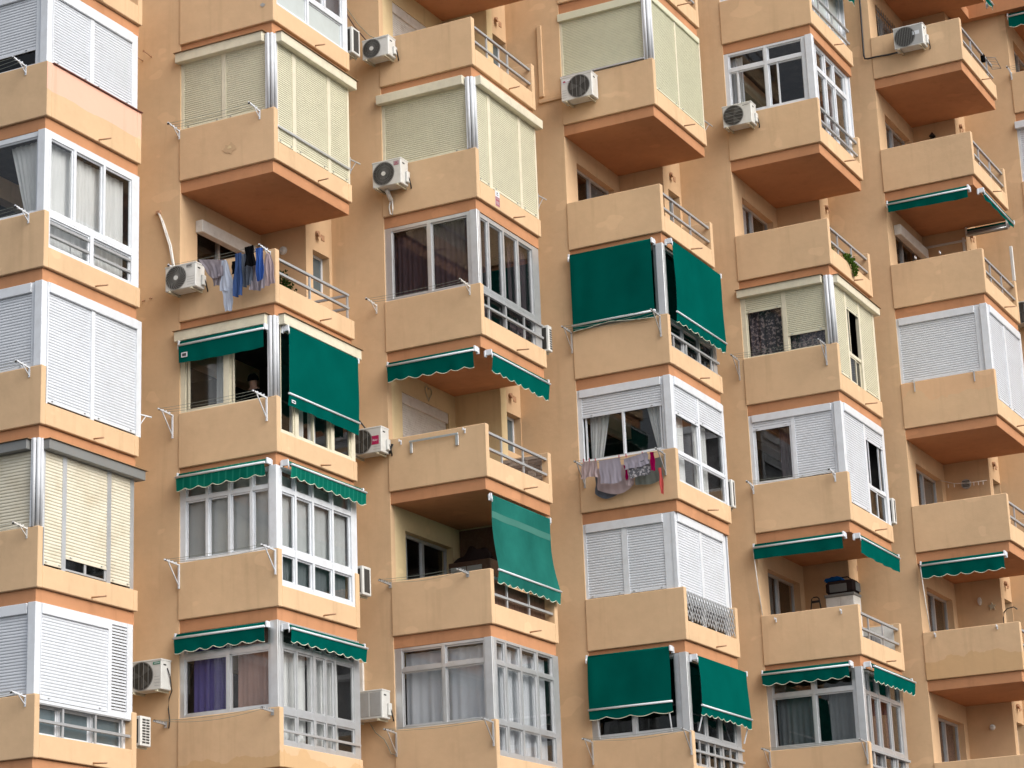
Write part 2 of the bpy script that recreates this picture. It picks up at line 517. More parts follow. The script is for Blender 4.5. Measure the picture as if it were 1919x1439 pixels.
WY0, WY1, WZ1 = 0.56, 2.44, 2.10              # opening in the recess wall (a balcony door)
VY0, VY1, VZ0, VZ1 = 2.96, 3.58, 1.30, 2.10   # small window in the narrow return wall
WIDE = {(2, 3), (3, 2), (4, 3), (4, 4), (4, 6), (5, 1), (5, 3), (5, 4), (5, 6), (1, 0), (1, 1), (1, 3), (2, 5), (3, 5)}
for c in range(1, 9):
    ox, oy, oz = ORG[c]; px, py, pz = ORG[c - 1]
    P, Q = ox - px, oy - py
    zb, zt = -(oz + GZ), WTOP - (oz + GZ)
    O = Vector((ox, oy, oz + GZ))
    xs = SX - P
    # broad wall beside each balcony stack
    bpart(lambda: MB().box(xs - 0.25, 0, 0, 0.16, zb, zt), 'wall', 'stucco', O)
    # painted stop bead where the parapets butt the wall
    if c == 8: break
    segs = []
    m_ = MB(); z = za = zb
    for f in range(FR[c][1], FR[c][0] - 1, -1):
        z0 = -H * f
        m_.box(-0.25, 0, WY0, WY1, z, z0 + 0.0)
        z = z0 + WZ1
        if (c, f) in WIDE:                         # partition taken out: the room opens into the enclosure
            m_.box(-0.25, 0, 0.16, WY0, za, z0).box(-0.25, 0, WY1, LB + 0.25, za, z0)
            segs.append(m_); m_ = MB(); za = z0 + WZ1
    m_.box(-0.25, 0, WY0, WY1, z, zt)
    m_.box(-0.25, 0, 0.16, WY0, za, zt).box(-0.25, 0, WY1, LB + 0.25, za, zt)
    segs.append(m_)
    for m_ in segs:
        bpart(lambda: m_, 'wall', 'stucco_cream' if c == 3 else 'stucco', O)
    bpart(lambda: MB().box(0, SX, LB, LB + 0.25, zb, zt), 'wall', 'stucco_cream' if c == 3 else 'stucco', O)
    qn = ORG[c + 1][1] - oy
    def strip():
        m = MB()
        m.box(SX - 0.25, SX - 0.001, LB + 0.25, VY0, zb, zt).box(SX - 0.25, SX - 0.001, VY1, qn, zb, zt)
        z = zb
        for f in range(FR[c][1], FR[c][0] - 1, -1):
            m.box(SX - 0.25, SX - 0.001, VY0, VY1, z, -H * f + VZ0)
            z = -H * f + VZ1
        m.box(SX - 0.25, SX - 0.001, VY0, VY1, z, zt)
        return m
    bpart(strip, 'wall', 'stucco', O)

def parapet_mesh(hr, ret, seed=0):
    def fn():
        m = MB()
        m.cbox(-0.006, LA, -0.022, 0.105, -0.010, HP, 0.012)
        m.cbox(LA - 0.135, LA - 0.004, 0.107, LB - 0.132, 0.0, hr, 0.010)
        m.cbox(SX + 0.002, LA - 0.002, LB - 0.13, LB, 0.0, ret, 0.012)
        return m
    return fn
def slab_mesh():
    return MB().cbox(-0.05, LA - 0.065, 0.028, LB - 0.02, -HB, -0.013, 0.006).box(-0.04, LA - 0.10, 0.065, LB - 0.03, -0.014, -0.0005)
def bars_mesh(y0, y1, z, h=0.048, w=0.055, x=LA - 0.065):
    return lambda: MB().cbox(x - w / 2, x + w / 2, y0, y1, z - h / 2, z + h / 2, 0.004)

BAL = {}
def balcony(c, f, hr=0.37, ret=HP, rail=None, mat='stucco', spout=True, posts=(0.72, 1.62), z1=0.87, z2=0.56, label=None):
    O = OB(c, f)
    b = bpart(parapet_mesh(hr, ret), 'balcony', mat, O, key=('par', hr, ret, mat), label=label)
    BAL[(c, f)] = b
    bpart(slab_mesh, 'slab', 'band', O, parent=b, key='slab')
    ye = LB - 0.13 if ret > 0.5 else LB - 0.02
    if rail in ('std', 'return'):
        y1 = ye if rail == 'std' else LB - 0.12
        bpart(bars_mesh(0.105, y1, z1), 'rail', 'alu_dull', O, parent=b, key=('r', y1, z1))
        bpart(bars_mesh(0.105, y1, z2), 'rail', 'alu_dull', O, parent=b, key=('r', y1, z2))
        for p in posts + ((y1 - 0.03,) if rail == 'return' else ()):
            bpart(lambda: MB().box(LA - 0.085, LA - 0.055, p - 0.022, p + 0.022, hr, z1 - 0.024), 'post', 'alu', O, parent=b, key=('p', p, hr, z1))
        if rail == 'return':
            for z in (z1, z2):
                bpart(lambda: MB().cbox(SX, LA - 0.095, LB - 0.15, LB - 0.10, z - 0.024, z + 0.024, .004), 'rail', 'alu_dull', O, parent=b, key=('rr', z))
    elif rail:                                  # a single bar in front of glazing
        bpart(bars_mesh(0.105, LB - 0.06, rail, 0.045, 0.03, LA - 0.015), 'rail', 'alu', O, parent=b, key=('r1', rail))
    if spout:
        dz, dl, dy = rnd.uniform(-.02, .03), rnd.uniform(.2, .32), rnd.uniform(-.06, .06)
        bpart(lambda: MB().tube([(LA - 0.03, 1.47 + dy, 0.045), (LA + dl, 1.47 + dy, 0.03 + dz)], 0.015, 8), 'drain_spout', 'spout', O, parent=b)
    return b

STD = dict(rail='std')
SPEC = {
 (1, 0): dict(hr=1.0, mat='stucco_pink'), (1, 1): dict(rail='std', ret=.37, posts=(1.33, 2.5), z1=.84, z2=.62), (1, 2): dict(ret=.37), (1, 3): dict(ret=.37), (1, 4): dict(rail='std', posts=(.78, 1.65, 2.38), z1=.88, z2=.60),
 (2, 0): dict(ret=.37), (2, 1): dict(ret=.37, rail=.68), (2, 2): dict(ret=.37, rail='return', posts=(1.23,), z1=.86, z2=.60), (2, 3): dict(ret=.37), (2, 4): dict(), (2, 5): dict(ret=.37, rail=.62),
 (3, 0): STD, (3, 1): dict(ret=.37), (3, 2): dict(ret=.37, rail='std', posts=(.41, 1.11, 1.9), z1=.88, z2=.63), (3, 3): STD, (3, 4): STD, (3, 5): dict(ret=.37),
 (4, 0): STD, (4, 1): dict(ret=.37), (4, 2): STD, (4, 3): dict(ret=.37, rail='std', posts=(.35, 1.0, 1.65, 2.3), z1=.66, z2=.38), (4, 4): dict(ret=.37), (4, 5): dict(), (4, 6): dict(ret=.37, rail='std', posts=(.45, 1.2, 2.0), z1=.90, z2=.66),
 (5, 0): dict(ret=.37, rail='std'), (5, 1): dict(rail='std', posts=(.6, 1.2, 2.1)), (5, 2): STD, (5, 3): dict(ret=.37), (5, 4): dict(ret=.37), (5, 5): STD, (5, 6): dict(ret=.37, rail='std', posts=(.4, 1.1, 1.9)),
 (6, 1): dict(ret=.37, rail='std', posts=(1.0, 2.3)), (6, 2): STD, (6, 3): STD, (6, 4): dict(ret=.37), (6, 5): STD, (6, 6): STD, (6, 7): STD,
}
M['stucco_pale'] = stucco('stucco_pale_patch', TAN, patch=((0.70, 0.43, 0.25), ORG[6][2] + GZ - H * 4 + 0.62, 99, 1.0))
M['stucco_low'] = stucco('stucco_dark_patch', TAN, patch=((0.56, 0.35, 0.165), -99, ORG[6][2] + GZ - H * 6 + 0.42, 0.7))
M['stucco_c2'] = stucco('stucco_patch_low', TAN, patch=((0.56, 0.35, 0.165), -99, GZ - H * 5 + 0.22, 0.7))
SPEC[(6, 4)]['mat'] = 'stucco_pale'; SPEC[(6, 6)] = dict(STD, mat='stucco_low'); SPEC[(2, 5)]['mat'] = 'stucco_c2'
for c in range(1, 8):
    for f in range(FR[c][0], FR[c][1] + 1):
        balcony(c, f, **SPEC.get((c, f), {}))

# the notch in the roof slab between the last two stacks
O = OB(6, 0)
bpart(lambda: MB().box(SX, 1.44, LB - .02, 3.40, -HB, -0.003).box(SX, 4.6, 3.40, 3.598, -HB + 0.001, 0.55), 'roof_slab', 'band', O)

# ------------------------------------------------------------------ recess doors and the rooms behind them
def door(c, f, style='plain', cur=None):
    O = OB(c, f)
    xf = -0.14
    if (c, f) in WIDE:
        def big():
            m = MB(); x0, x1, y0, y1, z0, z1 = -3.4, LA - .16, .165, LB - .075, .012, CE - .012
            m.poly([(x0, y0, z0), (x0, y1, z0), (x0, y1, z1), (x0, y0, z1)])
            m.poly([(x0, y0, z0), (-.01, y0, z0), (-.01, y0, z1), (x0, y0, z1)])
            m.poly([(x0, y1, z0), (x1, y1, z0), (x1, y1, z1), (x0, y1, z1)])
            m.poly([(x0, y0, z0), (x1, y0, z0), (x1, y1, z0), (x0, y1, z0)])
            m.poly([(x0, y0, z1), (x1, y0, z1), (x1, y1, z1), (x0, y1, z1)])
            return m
        return bpart(big, 'room', 'room_dark', O, key='bigroom')  # shell lines the recess; its near-black colour paints in the unlit interior
    fr = lambda: (MB().box(xf - .05, xf, WY0, WY0 + .05, 0.0, WZ1).box(xf - .05, xf, WY1 - .05, WY1, 0.0, WZ1)
                  .box(xf - .048, xf - .002, WY0 + .05, WY1 - .05, WZ1 - .06, WZ1 - .001).box(xf - .048, xf - .002, WY0 + .05, WY1 - .05, 0.001, .05)
                  .box(xf - .049, xf + .012, 1.42, 1.50, 0.05, WZ1 - .06))
    w = bpart(fr, 'window', 'alu' if style != 'white' else 'white', O, key=('door', style == 'white'))
    for a, b in ((WY0 + .05, 1.42), (1.50, WY1 - .05)):
        bpart(lambda: MB().box(xf - .03, xf - .024, a, b, .05, WZ1 - .06), 'pane', 'glass', O, parent=w, key=('dp', a))
    if style == 'box':
        bpart(lambda: MB().cbox(0.0, 0.16, WY0 - .06, WY1 + .1, 1.88, 2.12, .01), 'shutter_box', 'offwhite', O, parent=w, key='dbox')
    if style == 'shut':
        def sm():
            m = MB(); n = 40
            prof = []
            for i in range(n):
                z = WZ1 - .2 - i * .046
                prof += [(z, -.008), (z - .006, .0), (z - .023, .006), (z - .040, .0)]
            for (za, na), (zc, nc) in zip(prof, prof[1:]):
                m.poly([(-.06 + na, WY0 + .03, za), (-.06 + na, WY1 - .03, za), (-.06 + nc, WY1 - .03, zc), (-.06 + nc, WY0 + .03, zc)])
            return m
        bpart(sm, 'shutter', 'offwhite', O, parent=w, key='dsh')
        bpart(lambda: MB().cbox(-0.10, -0.015, WY0 + .002, WY1 - .002, 1.89, WZ1 - .002, .006), 'shutter_box', 'offwhite', O, parent=w, key='dshb')
    # the room behind: an open-fronted shell
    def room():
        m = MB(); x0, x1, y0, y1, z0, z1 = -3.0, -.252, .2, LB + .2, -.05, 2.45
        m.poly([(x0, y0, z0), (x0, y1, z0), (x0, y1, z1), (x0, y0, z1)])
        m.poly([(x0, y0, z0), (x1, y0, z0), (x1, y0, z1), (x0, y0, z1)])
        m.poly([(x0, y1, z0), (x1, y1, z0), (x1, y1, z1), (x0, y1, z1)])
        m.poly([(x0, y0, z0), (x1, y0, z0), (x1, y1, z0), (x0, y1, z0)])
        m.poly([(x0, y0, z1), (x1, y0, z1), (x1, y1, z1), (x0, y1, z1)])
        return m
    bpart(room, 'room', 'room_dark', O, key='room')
    return w

def vent_window(c, f):
    O = OB(c, f); x = SX - .16
    w = bpart(lambda: (MB().box(x - .04, x, VY0, VY0 + .05, VZ0, VZ1).box(x - .04, x, VY1 - .05, VY1, VZ0, VZ1)
                       .box(x - .038, x - .002, VY0 + .05, VY1 - .05, VZ0, VZ0 + .05).box(x - .038, x - .002, VY0 + .05, VY1 - .05, VZ1 - .05, VZ1)),
              'window', 'white', O, key='vwin')
    bpart(lambda: MB().box(x - .026, x - .02, VY0 + .05, VY1 - .05, VZ0 + .05, VZ1 - .05), 'pane', 'glass_blue', O, parent=w, key='vpane')
    # two little ventilation grilles beside it
    def hood():
        m = MB().tube([(SX - .01, 3.12, 2.46), (SX + .05, 3.12, 2.455)], .055, 10)
        m.poly([(SX + .052, 3.06, 2.46), (SX + .052, 3.18, 2.46), (SX + .10, 3.18, 2.36), (SX + .10, 3.06, 2.36)])
        return m
    if c != 5 or f != 5:
        bpart(hood, 'vent_cowl', 'spout', O, key='hood')
    bpart(lambda: MB().cbox(SX - .01, SX + .012, 3.28, 3.40, 2.38, 2.50, .004), 'vent_grille', 'spout', O, key='vgr')

OPEN = [(2, 2), (3, 0), (3, 3), (3, 4), (4, 2), (5, 2), (5, 5), (6, 1), (6, 2), (6, 3), (6, 5), (6, 6), (6, 7), (7, 1)]
DSTY = {(2, 2): 'box', (3, 0): 'shut', (3, 3): 'shut', (6, 3): 'box'}
for c in range(1, 8):
    for f in range(FR[c][0], FR[c][1] + 1):
        door(c, f, DSTY.get((c, f), 'plain'))
for c, f in [(c, f) for c in range(1, 8) for f in range(FR[c][0], FR[c][1] + 1)]:
    vent_window(c, f)

# ------------------------------------------------------------------ glazed and shuttered balcony enclosures
def sbox(m, side, t0, t1, n0, n1, z0, z1, c=0.0):
    """box in side coordinates: t along the face, n outwards"""
    if side == 'L':
        a = (t0, t1, -n1, -n0, z0, z1)
    else:
        a = (LA + n0, LA + n1, t0, t1, z0, z1)
    return m.cbox(*a, c) if c else m.box(*a)
def spt(side, t, n, z):
    return (t, -n, z) if side == 'L' else (LA + n, t, z)

PITCH = {'sh_white': .052, 'sh_cream': .042, 'sh_green': .036, 'sh_yellow': .056}
class Enc:
    def __init__(s, c, f, label, fm='white', corner='post', group=None):
        s.c, s.f, s.fm = c, f, fm
        s.O = OB(c, f)
        s.t = Th('balcony_enclosure', label, 'balcony enclosure', s.O, (1.0, 1.3, 0.4), group)
        s.off = {'L': 0.0, 'R': 0.0}
        z0 = HP
        if corner == 'post':
            s.t.part(MB().cbox(1.90, 2.055, -.012, .05, z0, CE, .006).cbox(1.975, 2.054, .05, .135, z0, CE, .006), 'corner_post', fm)
        elif corner == 'tubes':
            m = MB().tube([(1.955, .0, z0), (1.955, .0, CE)], .032, 10).tube([(2.02, .03, z0), (2.02, .03, CE)], .034, 10).tube([(2.045, .09, z0), (2.045, .09, CE)], .028, 10)
            m.box(1.90, 1.93, -.02, .05, z0, CE).box(2.02, 2.06, .115, .145, z0, CE)
            s.t.part(m, 'corner_post', 'alu_pale')
        s.t.part(MB().box(SX + .01, LA - .11, LB - .07, LB - .03, HP if True else 0, CE - .002).box(SX + .01, LA - .11, LB - .068, LB - .032, .3, HP), 'end_panel', fm)  # unseen panel closing the far end, added to block light
    def fr(s, side, bars, n0=-.10, n1=-.03, name='frame', mat=None):
        o = s.off[side]
        for b in bars:
            s.t.part(sbox(MB(), side, b[0], b[1], o + n0, o + n1, b[2], b[3]), name, mat or s.fm)
    def grid(s, side, cols, rows, t0=None, t1=None, z0=None, z1=None, win=True, skip=(), pane='glass', sash=0.03):
        """frame bars between the cells cols x rows, and a glazed sash in each cell"""
        t0 = (0.0 if side == 'L' else .108) if t0 is None else t0
        t1 = (1.92 if side == 'L' else 2.70) if t1 is None else t1
        z0 = (HP if side == 'L' else .372) if z0 is None else z0
        z1 = CE - .003 if z1 is None else z1
        m = MB(); o = s.off[side]
        ed = [t0] + [e for c_ in cols for e in c_] + [t1]
        for a, b in zip(ed[::2], ed[1::2]):
            if b - a > .004: sbox(m, side, a, b, o - .10, o - .03, z0, z1)
        ez = [z0] + [e for r_ in rows for e in r_] + [z1]
        for a, b in zip(ez[::2], ez[1::2]):
            if b - a > .004:
                for c0, c1 in cols:
                    sbox(m, side, c0, c1, o - .097, o - .034, a, b)
        s.t.part(m, 'frame', s.fm)
        if win:
            for i, c_ in enumerate(cols):
                for j, r_ in enumerate(rows):
                    if (i, j) not in skip:
                        s.win(side, c_[0], c_[1], r_[0], r_[1], pane, sash, .012 * (i % 2))
    def win(s, side, t0, t1, z0, z1, pane='glass', w=0.03, dn=0.0, openpane=False):
        o = s.off[side]; a, b = o - .085 - dn, o - .055 - dn
        m = MB()
        sbox(m, side, t0, t0 + w, a, b, z0, z1); sbox(m, side, t1 - w, t1, a, b, z0, z1)
        sbox(m, side, t0 + w, t1 - w, a + .002, b - .002, z0, z0 + w); sbox(m, side, t0 + w, t1 - w, a + .002, b - .002, z1 - w, z1)
        p = s.t.part(m, 'window', s.fm)
        if not openpane:
            s.t.part(sbox(MB(), side, t0 + w, t1 - w, a + .010, a + .016, z0 + w, z1 - w), 'pane', pane, p)
        return p
    def shut(s, side, t0, t1, z0, z1, mat='sh_white', handles=True):
        o = s.off[side] - .045; p = PITCH[mat]; m = MB()
        n = max(1, int(round((z1 - z0) / p))); p = (z1 - z0) / n
        prof = [(z1, -.007)]
        for i in range(n):
            z = z1 - i * p
            prof += [(z - .10 * p, -.001), (z - .30 * p, .005), (z - .70 * p, .006), (z - .90 * p, .000), (z - p, -.007)]
        b = len(m.v)
        for z, nn in prof:
            m.v += [spt(side, t0 - .005, o + nn, z), spt(side, t1 + .005, o + nn, z)]
        for i in range(len(prof) - 1):
            m.f.append((b + 2 * i, b + 2 * i + 1, b + 2 * i + 3, b + 2 * i + 2)); m.sm.append(False)
        sbox(m, side, t0 - .004, t1 + .004, o - .008, o + .010, z0 - .02, z0 + .012)
        q = s.t.part(m, 'shutter', mat)
        if handles:
            for t in (t0 + .12 * (t1 - t0), t1 - .12 * (t1 - t0)):
                s.t.part(sbox(MB(), side, t - .02, t + .02, o + .008, o + .03, z0 + .01, z0 + .022), 'stop', 'alu', q)
        return q
    def box(s, side, t0, t1, z0=2.33, z1=CE - .004, n1=0.0, mat=None, flash=False):
        o = s.off[side]
        q = s.t.part(sbox(MB(), side, t0, t1, o - .12, o + n1, z0, z1, .008), 'shutter_box', mat or s.fm)
        if flash:
            s.t.part(sbox(MB(), side, t0 - .02, t1 + .04, o - .03, o + n1 + .03, z1 + .002, z1 + .010), 'flashing', 'flash', q)
        return q
    def back(s, side, t0, t1, z0, z1, mat='cur_dark', n=-.115):
        pass

def curtain(c, f, side, t0, t1, z0, z1, mat, label, n=-.22, folds=None, amp=.022, slant=0.0, group=None, gather=0.0, slantr=0.0):
    O = OB(c, f); w = t1 - t0
    folds = folds or max(3, int(w / .11))
    r = random.Random(hash((c, f, side, round(t0 * 100))) & 0xffff)
    ph = [r.uniform(0, 6.28) for _ in range(4)]; k2 = r.uniform(.35, .6)
    nu = max(16, folds * 6)
    def fn(u, v):
        a = amp * (.65 * math.sin(2 * math.pi * folds * u + ph[0] + .8 * math.sin(6 * u + ph[1])) + .5 * math.sin(2 * math.pi * folds * k2 * u + ph[2]))
        a *= .75 + .5 * v
        uu = u
        if gather:                                # tied back halfway down, swept to one side
            g_ = gather * math.exp(-((v - .55) / .45) ** 2)
            uu = u * (1 - abs(g_)) + (abs(g_) if g_ > 0 else 0)
        t = t0 + w * uu + slant * v * (1 - u) + slantr * v * u
        z = z1 - (z1 - z0) * v + .012 * math.sin(5 * u + ph[3]) * v
        return spt(side, t, n + a, z)
    mb = MB().grid(fn, nu, 10)
    base = spt(side, (t0 + t1) / 2, n, z0)
    return solid(mb, 'curtain', mat, label, 'curtain', O, base, group)

# ---- first stack (left edge of the picture)
e = Enc(1, 0, 'white roller-shutter enclosure above the pink-topped parapet at the upper left corner')
e.fr('L', [(0, .06, HP, CE), (1.78, 1.90, HP, CE)]); e.box('L', .06, 1.78); e.shut('L', .06, 1.78, 1.33, 2.33)
e.win('L', .06, 1.78, HP + .02, 1.40, 'glass_dark')
e.fr('R', [(.136, .16, 1.003, CE), (1.20, 1.32, 1.003, 2.30), (2.44, 2.62, 1.003, CE)]); e.box('R', .16, 2.44, 2.30)
e.shut('R', .16, 1.20, 1.06, 2.30); e.shut('R', 1.32, 2.44, 1.06, 2.30)
e.t.part(sbox(MB(), 'R', .12, 2.72, -.13, .03, 1.002, 1.018), 'sill', 'rust')

e = Enc(1, 1, 'white-framed glazed enclosure with long white curtains and low railing at left edge')
e.grid('L', [(.06, 1.86)], [(1.05, 2.42)])
e.grid('R', [(.16, .79), (.86, 1.64), (1.70, 2.48)], [(1.06, 2.38)], z0=.97)
e.grid('R', [(.16, 1.28), (1.38, 2.48)], [(.42, .93)], z1=.968)
curtain(1, 1, 'L', 1.15, 1.84, 1.05, 2.40, 'cur_white', 'bunched white curtain in the left-facing pane at the left picture edge', slant=.34)
curtain(1, 1, 'R', .16, 1.0, .42, 2.40, 'cur_white', 'white curtain behind the first pane of the glazed balcony at left edge', amp=.012)
curtain(1, 1, 'R', .95, 2.45, .42, 2.36, 'cur_white', 'long white curtain behind the sliding panes of the glazed balcony at left edge')

e = Enc(1, 2, 'all-white closed roller-shutter enclosure at left edge beneath the white-curtained balcony')
e.fr('L', [(0, .06, HP, CE), (1.81, 1.90, HP, CE)]); e.box('L', .06, 1.81); e.shut('L', .06, 1.81, 1.05, 2.33)
e.fr('R', [(.136, .17, .372, CE), (1.34, 1.44, .372, 2.33), (2.65, 2.79, .372, CE)], n1=-.02); e.box('R', .17, 2.65, n1=.005)
e.shut('R', .17, 1.34, .43, 2.33); e.shut('R', 1.44, 2.65, .43, 2.33)

e = Enc(1, 3, 'yellowed roller-shutter enclosure with grey metal shutter boxes at left edge', 'alu', 'tubes')
e.fr('L', [(0, .06, HP, 2.33), (1.86, 1.90, HP, CE)]); e.box('L', -.05, 1.87, 2.32, 2.49, .10, 'grey_box', True); e.shut('L', .06, 1.86, 1.05, 2.32, 'sh_yellow')
e.fr('R', [(.147, .17, .372, 2.32), (.63, .74, .372, 2.32), (1.86, 1.97, .372, 2.32), (2.52, 2.62, .372, 2.40)]); e.box('R', .10, 2.78, 2.32, 2.49, .10, 'grey_box', True)
e.shut('R', .17, .63, .43, 2.32, 'sh_yellow'); e.shut('R', .74, 1.86, .61, 2.32, 'sh_yellow'); e.shut('R', 1.97, 2.52, .43, 2.32, 'sh_yellow')
e.win('R', .74, 1.30, .40, .70, 'glass_dark'); e.win('R', 1.30, 1.86, .40, .70, 'glass_dark')

e = Enc(1, 4, 'white roller-shutter enclosure with narrow louvred panel and railing in bottom left corner')
e.fr('L', [(0, .06, HP, CE), (1.86, 1.90, HP, CE)]); e.box('L', .06, 1.86); e.shut('L', .06, 1.86, 1.05, 2.33)
e.fr('R', [(.136, .15, HP, CE), (1.93, 2.03, .93, CE), (2.46, 2.62, .93, CE), (.108, 2.62, .88, .929)]); e.box('R', .15, 1.93, 2.33, n1=-.01)
e.shut('R', .15, 1.93, .96, 2.33)
e.fr('R', [(2.03, 2.46, 2.44, CE), (2.03, 2.46, .93, .99)], n0=-.095, n1=-.035)
e.fr('R', [(2.03, 2.46, .99, 2.44)], n0=-.10, n1=-.09, name='louvre_backing', mat='room')
for i in range(27):
    z = 1.005 + i * .053
    m = MB(); a, b = -.088, -.036
    P = [spt('R', 2.035, a, z + .03), spt('R', 2.455, a, z + .03), spt('R', 2.455, b, z), spt('R', 2.035, b, z)]
    Q = [spt('R', 2.035, a, z + .042), spt('R', 2.455, a, z + .042), spt('R', 2.455, b, z + .034), spt('R', 2.035, b, z + .034)]
    m.poly(P).poly(Q).poly([P[3], P[2], Q[2], Q[3]]).poly([P[0], P[3], Q[3], Q[0]]).poly([P[1], P[2], Q[2], Q[1]])
    e.t.part(m, 'slat', 'sh_white')
e.off['R'] = -.12
e.grid('R', [(.16, .75), (.82, 1.62), (1.69, 2.48)], [(.40, .86)], z1=.879, pane='glass_blue')

# ---- second stack
e = Enc(2, 0, 'white-framed enclosure with frosted lower panes cut off by the top picture edge')
e.grid('L', [(.1, .95), (1.02, 1.86)], [(1.05, 2.42)])
e.grid('R', [(.16, 1.21), (1.28, 2.52)], [(.42, .92)], z1=.99, pane='frost')
e.grid('R', [(.16, .9), (.96, 1.84), (1.90, 2.52)], [(1.03, 2.42)], z0=.992)

e = Enc(2, 1, 'large cream roller-shutter enclosure with single steel bar in the second balcony stack', 'cream', 'tubes')
e.fr('L', [(0, .06, HP, 2.36), (.91, 1.0, HP, 2.36), (1.87, 1.90, HP, 2.36)]); e.box('L', -.06, 1.88, 2.35, 2.54, .10, 'cream', True)
e.shut('L', .06, .91, 1.04, 2.36, 'sh_cream'); e.shut('L', 1.0, 1.87, 1.04, 2.36, 'sh_cream')
e.fr('R', [(.147, .17, .372, 2.36), (.66, .78, .372, 2.36), (1.90, 2.01, .372, 2.36), (2.63, 2.70, .372, 2.38)]); e.box('R', .10, 2.80, 2.35, 2.54, .10, 'cream', True)
e.shut('R', .17, .66, .42, 2.36, 'sh_cream'); e.shut('R', .78, 1.90, .42, 2.36, 'sh_cream'); e.shut('R', 2.01, 2.63, .42, 2.36, 'sh_cream')

e = Enc(2, 3, 'cream-boxed glazed enclosure behind one short and one long plain green awning', 'cream', 'tubes')
e.box('L', -.06, 1.90, 2.35, 2.54, .10, 'cream', True); e.box('R', .10, 2.78, 2.35, 2.54, .10, 'cream', True)
e.grid('L', [(.10, .96), (1.06, 1.88)], [(1.04, 2.32)], z1=2.36, skip=[(1, 0)])
e.win('L', .16, .96, 1.04, 2.32, 'glass', .035, -.02); e.win('L', 1.06, 1.14, 1.04, 2.32, 'glass', .03, 0, True)
e.grid('R', [(.17, .62), (.74, 1.85), (1.96, 2.56)], [(.42, 2.32)], z1=2.36, skip=[(1, 0)])
e.win('R', .74, 1.30, .42, 2.32); e.win('R', 1.27, 1.85, .42, 2.32, dn=.03)
curtain(2, 3, 'R', .76, 1.18, .42, 2.2, 'cur_white', 'white curtain under the long green awning, nearer half', folds=4)
curtain(2, 3, 'R', 1.32, 1.62, .42, 2.2, 'cur_white', 'white curtain under the long green awning, farther half', folds=3)
curtain(2, 3, 'L', .62, .92, 1.04, 2.2, 'cur_grey', 'pale grey curtain behind the closed dark pane beneath short green awning', n=-.3)

e = Enc(2, 4, 'white-framed many-paned enclosure with pale blinds under striped scalloped awnings')
e.grid('L', [(.12, .55), (.60, 1.02), (1.07, 1.48), (1.53, 1.86)], [(1.06, 2.12), (2.18, 2.46)])
e.grid('R', [(.16, .58), (.64, 1.16), (1.22, 1.83), (1.89, 2.50)], [(.46, .94), (1.07, 2.06), (2.14, 2.46)])
curtain(2, 4, 'L', .10, 1.86, 1.05, 2.44, 'cur_grey', 'pale pleated blind behind the left panes under the striped awning', amp=.006, folds=9, n=-.16)
curtain(2, 4, 'R', .18, 2.48, 1.02, 2.40, 'cur_grey', 'pale pleated blind behind the right panes under the striped awning', amp=.006, folds=12, n=-.16)
curtain(2, 4, 'R', .18, 2.48, .40, .98, 'cur_slate', 'dark blue-grey lining behind the low panes under the striped awning', amp=.004, n=-.17)

e = Enc(2, 5, 'grey aluminium glazed enclosure with purple and pink curtains under scalloped awnings', 'alu')
e.grid('L', [(.10, .98), (1.04, 1.84)], [(1.06, 2.03), (2.12, 2.46)])
e.grid('R', [(.16, .58), (.62, 1.12), (1.20, 1.52), (1.56, 1.84), (1.88, 2.50)], [(.45, .90), (1.02, 2.03), (2.10, 2.46)])
curtain(2, 5, 'L', .17, .98, 1.05, 2.44, 'cur_purple', 'purple curtain in the aluminium balcony near bottom left')
curtain(2, 5, 'L', 1.10, 1.88, 1.05, 2.44, 'cur_pink', 'dusty pink curtain next to the purple one')
curtain(2, 5, 'R', .16, 1.14, .42, 2.2, 'cur_white', 'white curtain in the right-facing panes next to the pink one')
curtain(2, 5, 'R', 1.20, 2.20, .42, 2.2, 'cur_white', 'white curtain at the far end of the aluminium balcony with purple curtain')

# ---- third stack
e = Enc(3, 1, 'cream roller-shutter enclosure with a small red sticker on the parapet below', 'cream', 'tubes')
e.fr('L', [(0, .06, HP, 2.36), (1.87, 1.90, HP, 2.36)]); e.box('L', -.06, 1.88, 2.35, 2.54, .10, 'cream'); e.shut('L', .06, 1.87, 1.04, 2.36, 'sh_cream')
e.fr('R', [(.147, .15, .372, 2.36), (.58, .70, .372, 2.36), (1.90, 2.01, .372, 2.36), (2.63, 2.70, .372, 2.38)]); e.box('R', .10, 2.80, 2.35, 2.54, .10, 'cream')
e.shut('R', .15, .58, .42, 2.36, 'sh_cream'); e.shut('R', .70, 1.90, .42, 2.36, 'sh_cream'); e.shut('R', 2.01, 2.63, .42, 2.36, 'sh_cream')

e = Enc(3, 2, 'aluminium glazed enclosure with dark plum curtains below the red sticker', 'alu')
e.grid('L', [(.15, .95), (1.02, 1.82)], [(1.06, 2.44)])
e.off['R'] = -.05
e.grid('R', [(.13, .52), (.58, 1.14), (1.20, 1.76), (1.82, 2.42)], [(1.04, 2.42)], z0=.98)
e.grid('R', [(.13, 1.14), (1.20, 2.42)], [(.40, .93)], z1=.978)
curtain(3, 2, 'L', .12, 1.86, 1.05, 2.44, 'cur_dark', 'dark plum curtain filling the left panes in the third stack', n=-.2)
curtain(3, 2, 'R', .16, .9, .40, 2.42, 'cur_dark', 'dark plum curtain near the corner in right-facing panes', n=-.24)
curtain(3, 2, 'R', 1.6, 2.45, .40, 2.42, 'cur_dark', 'dark plum curtain at the far end of right-facing panes', n=-.24)

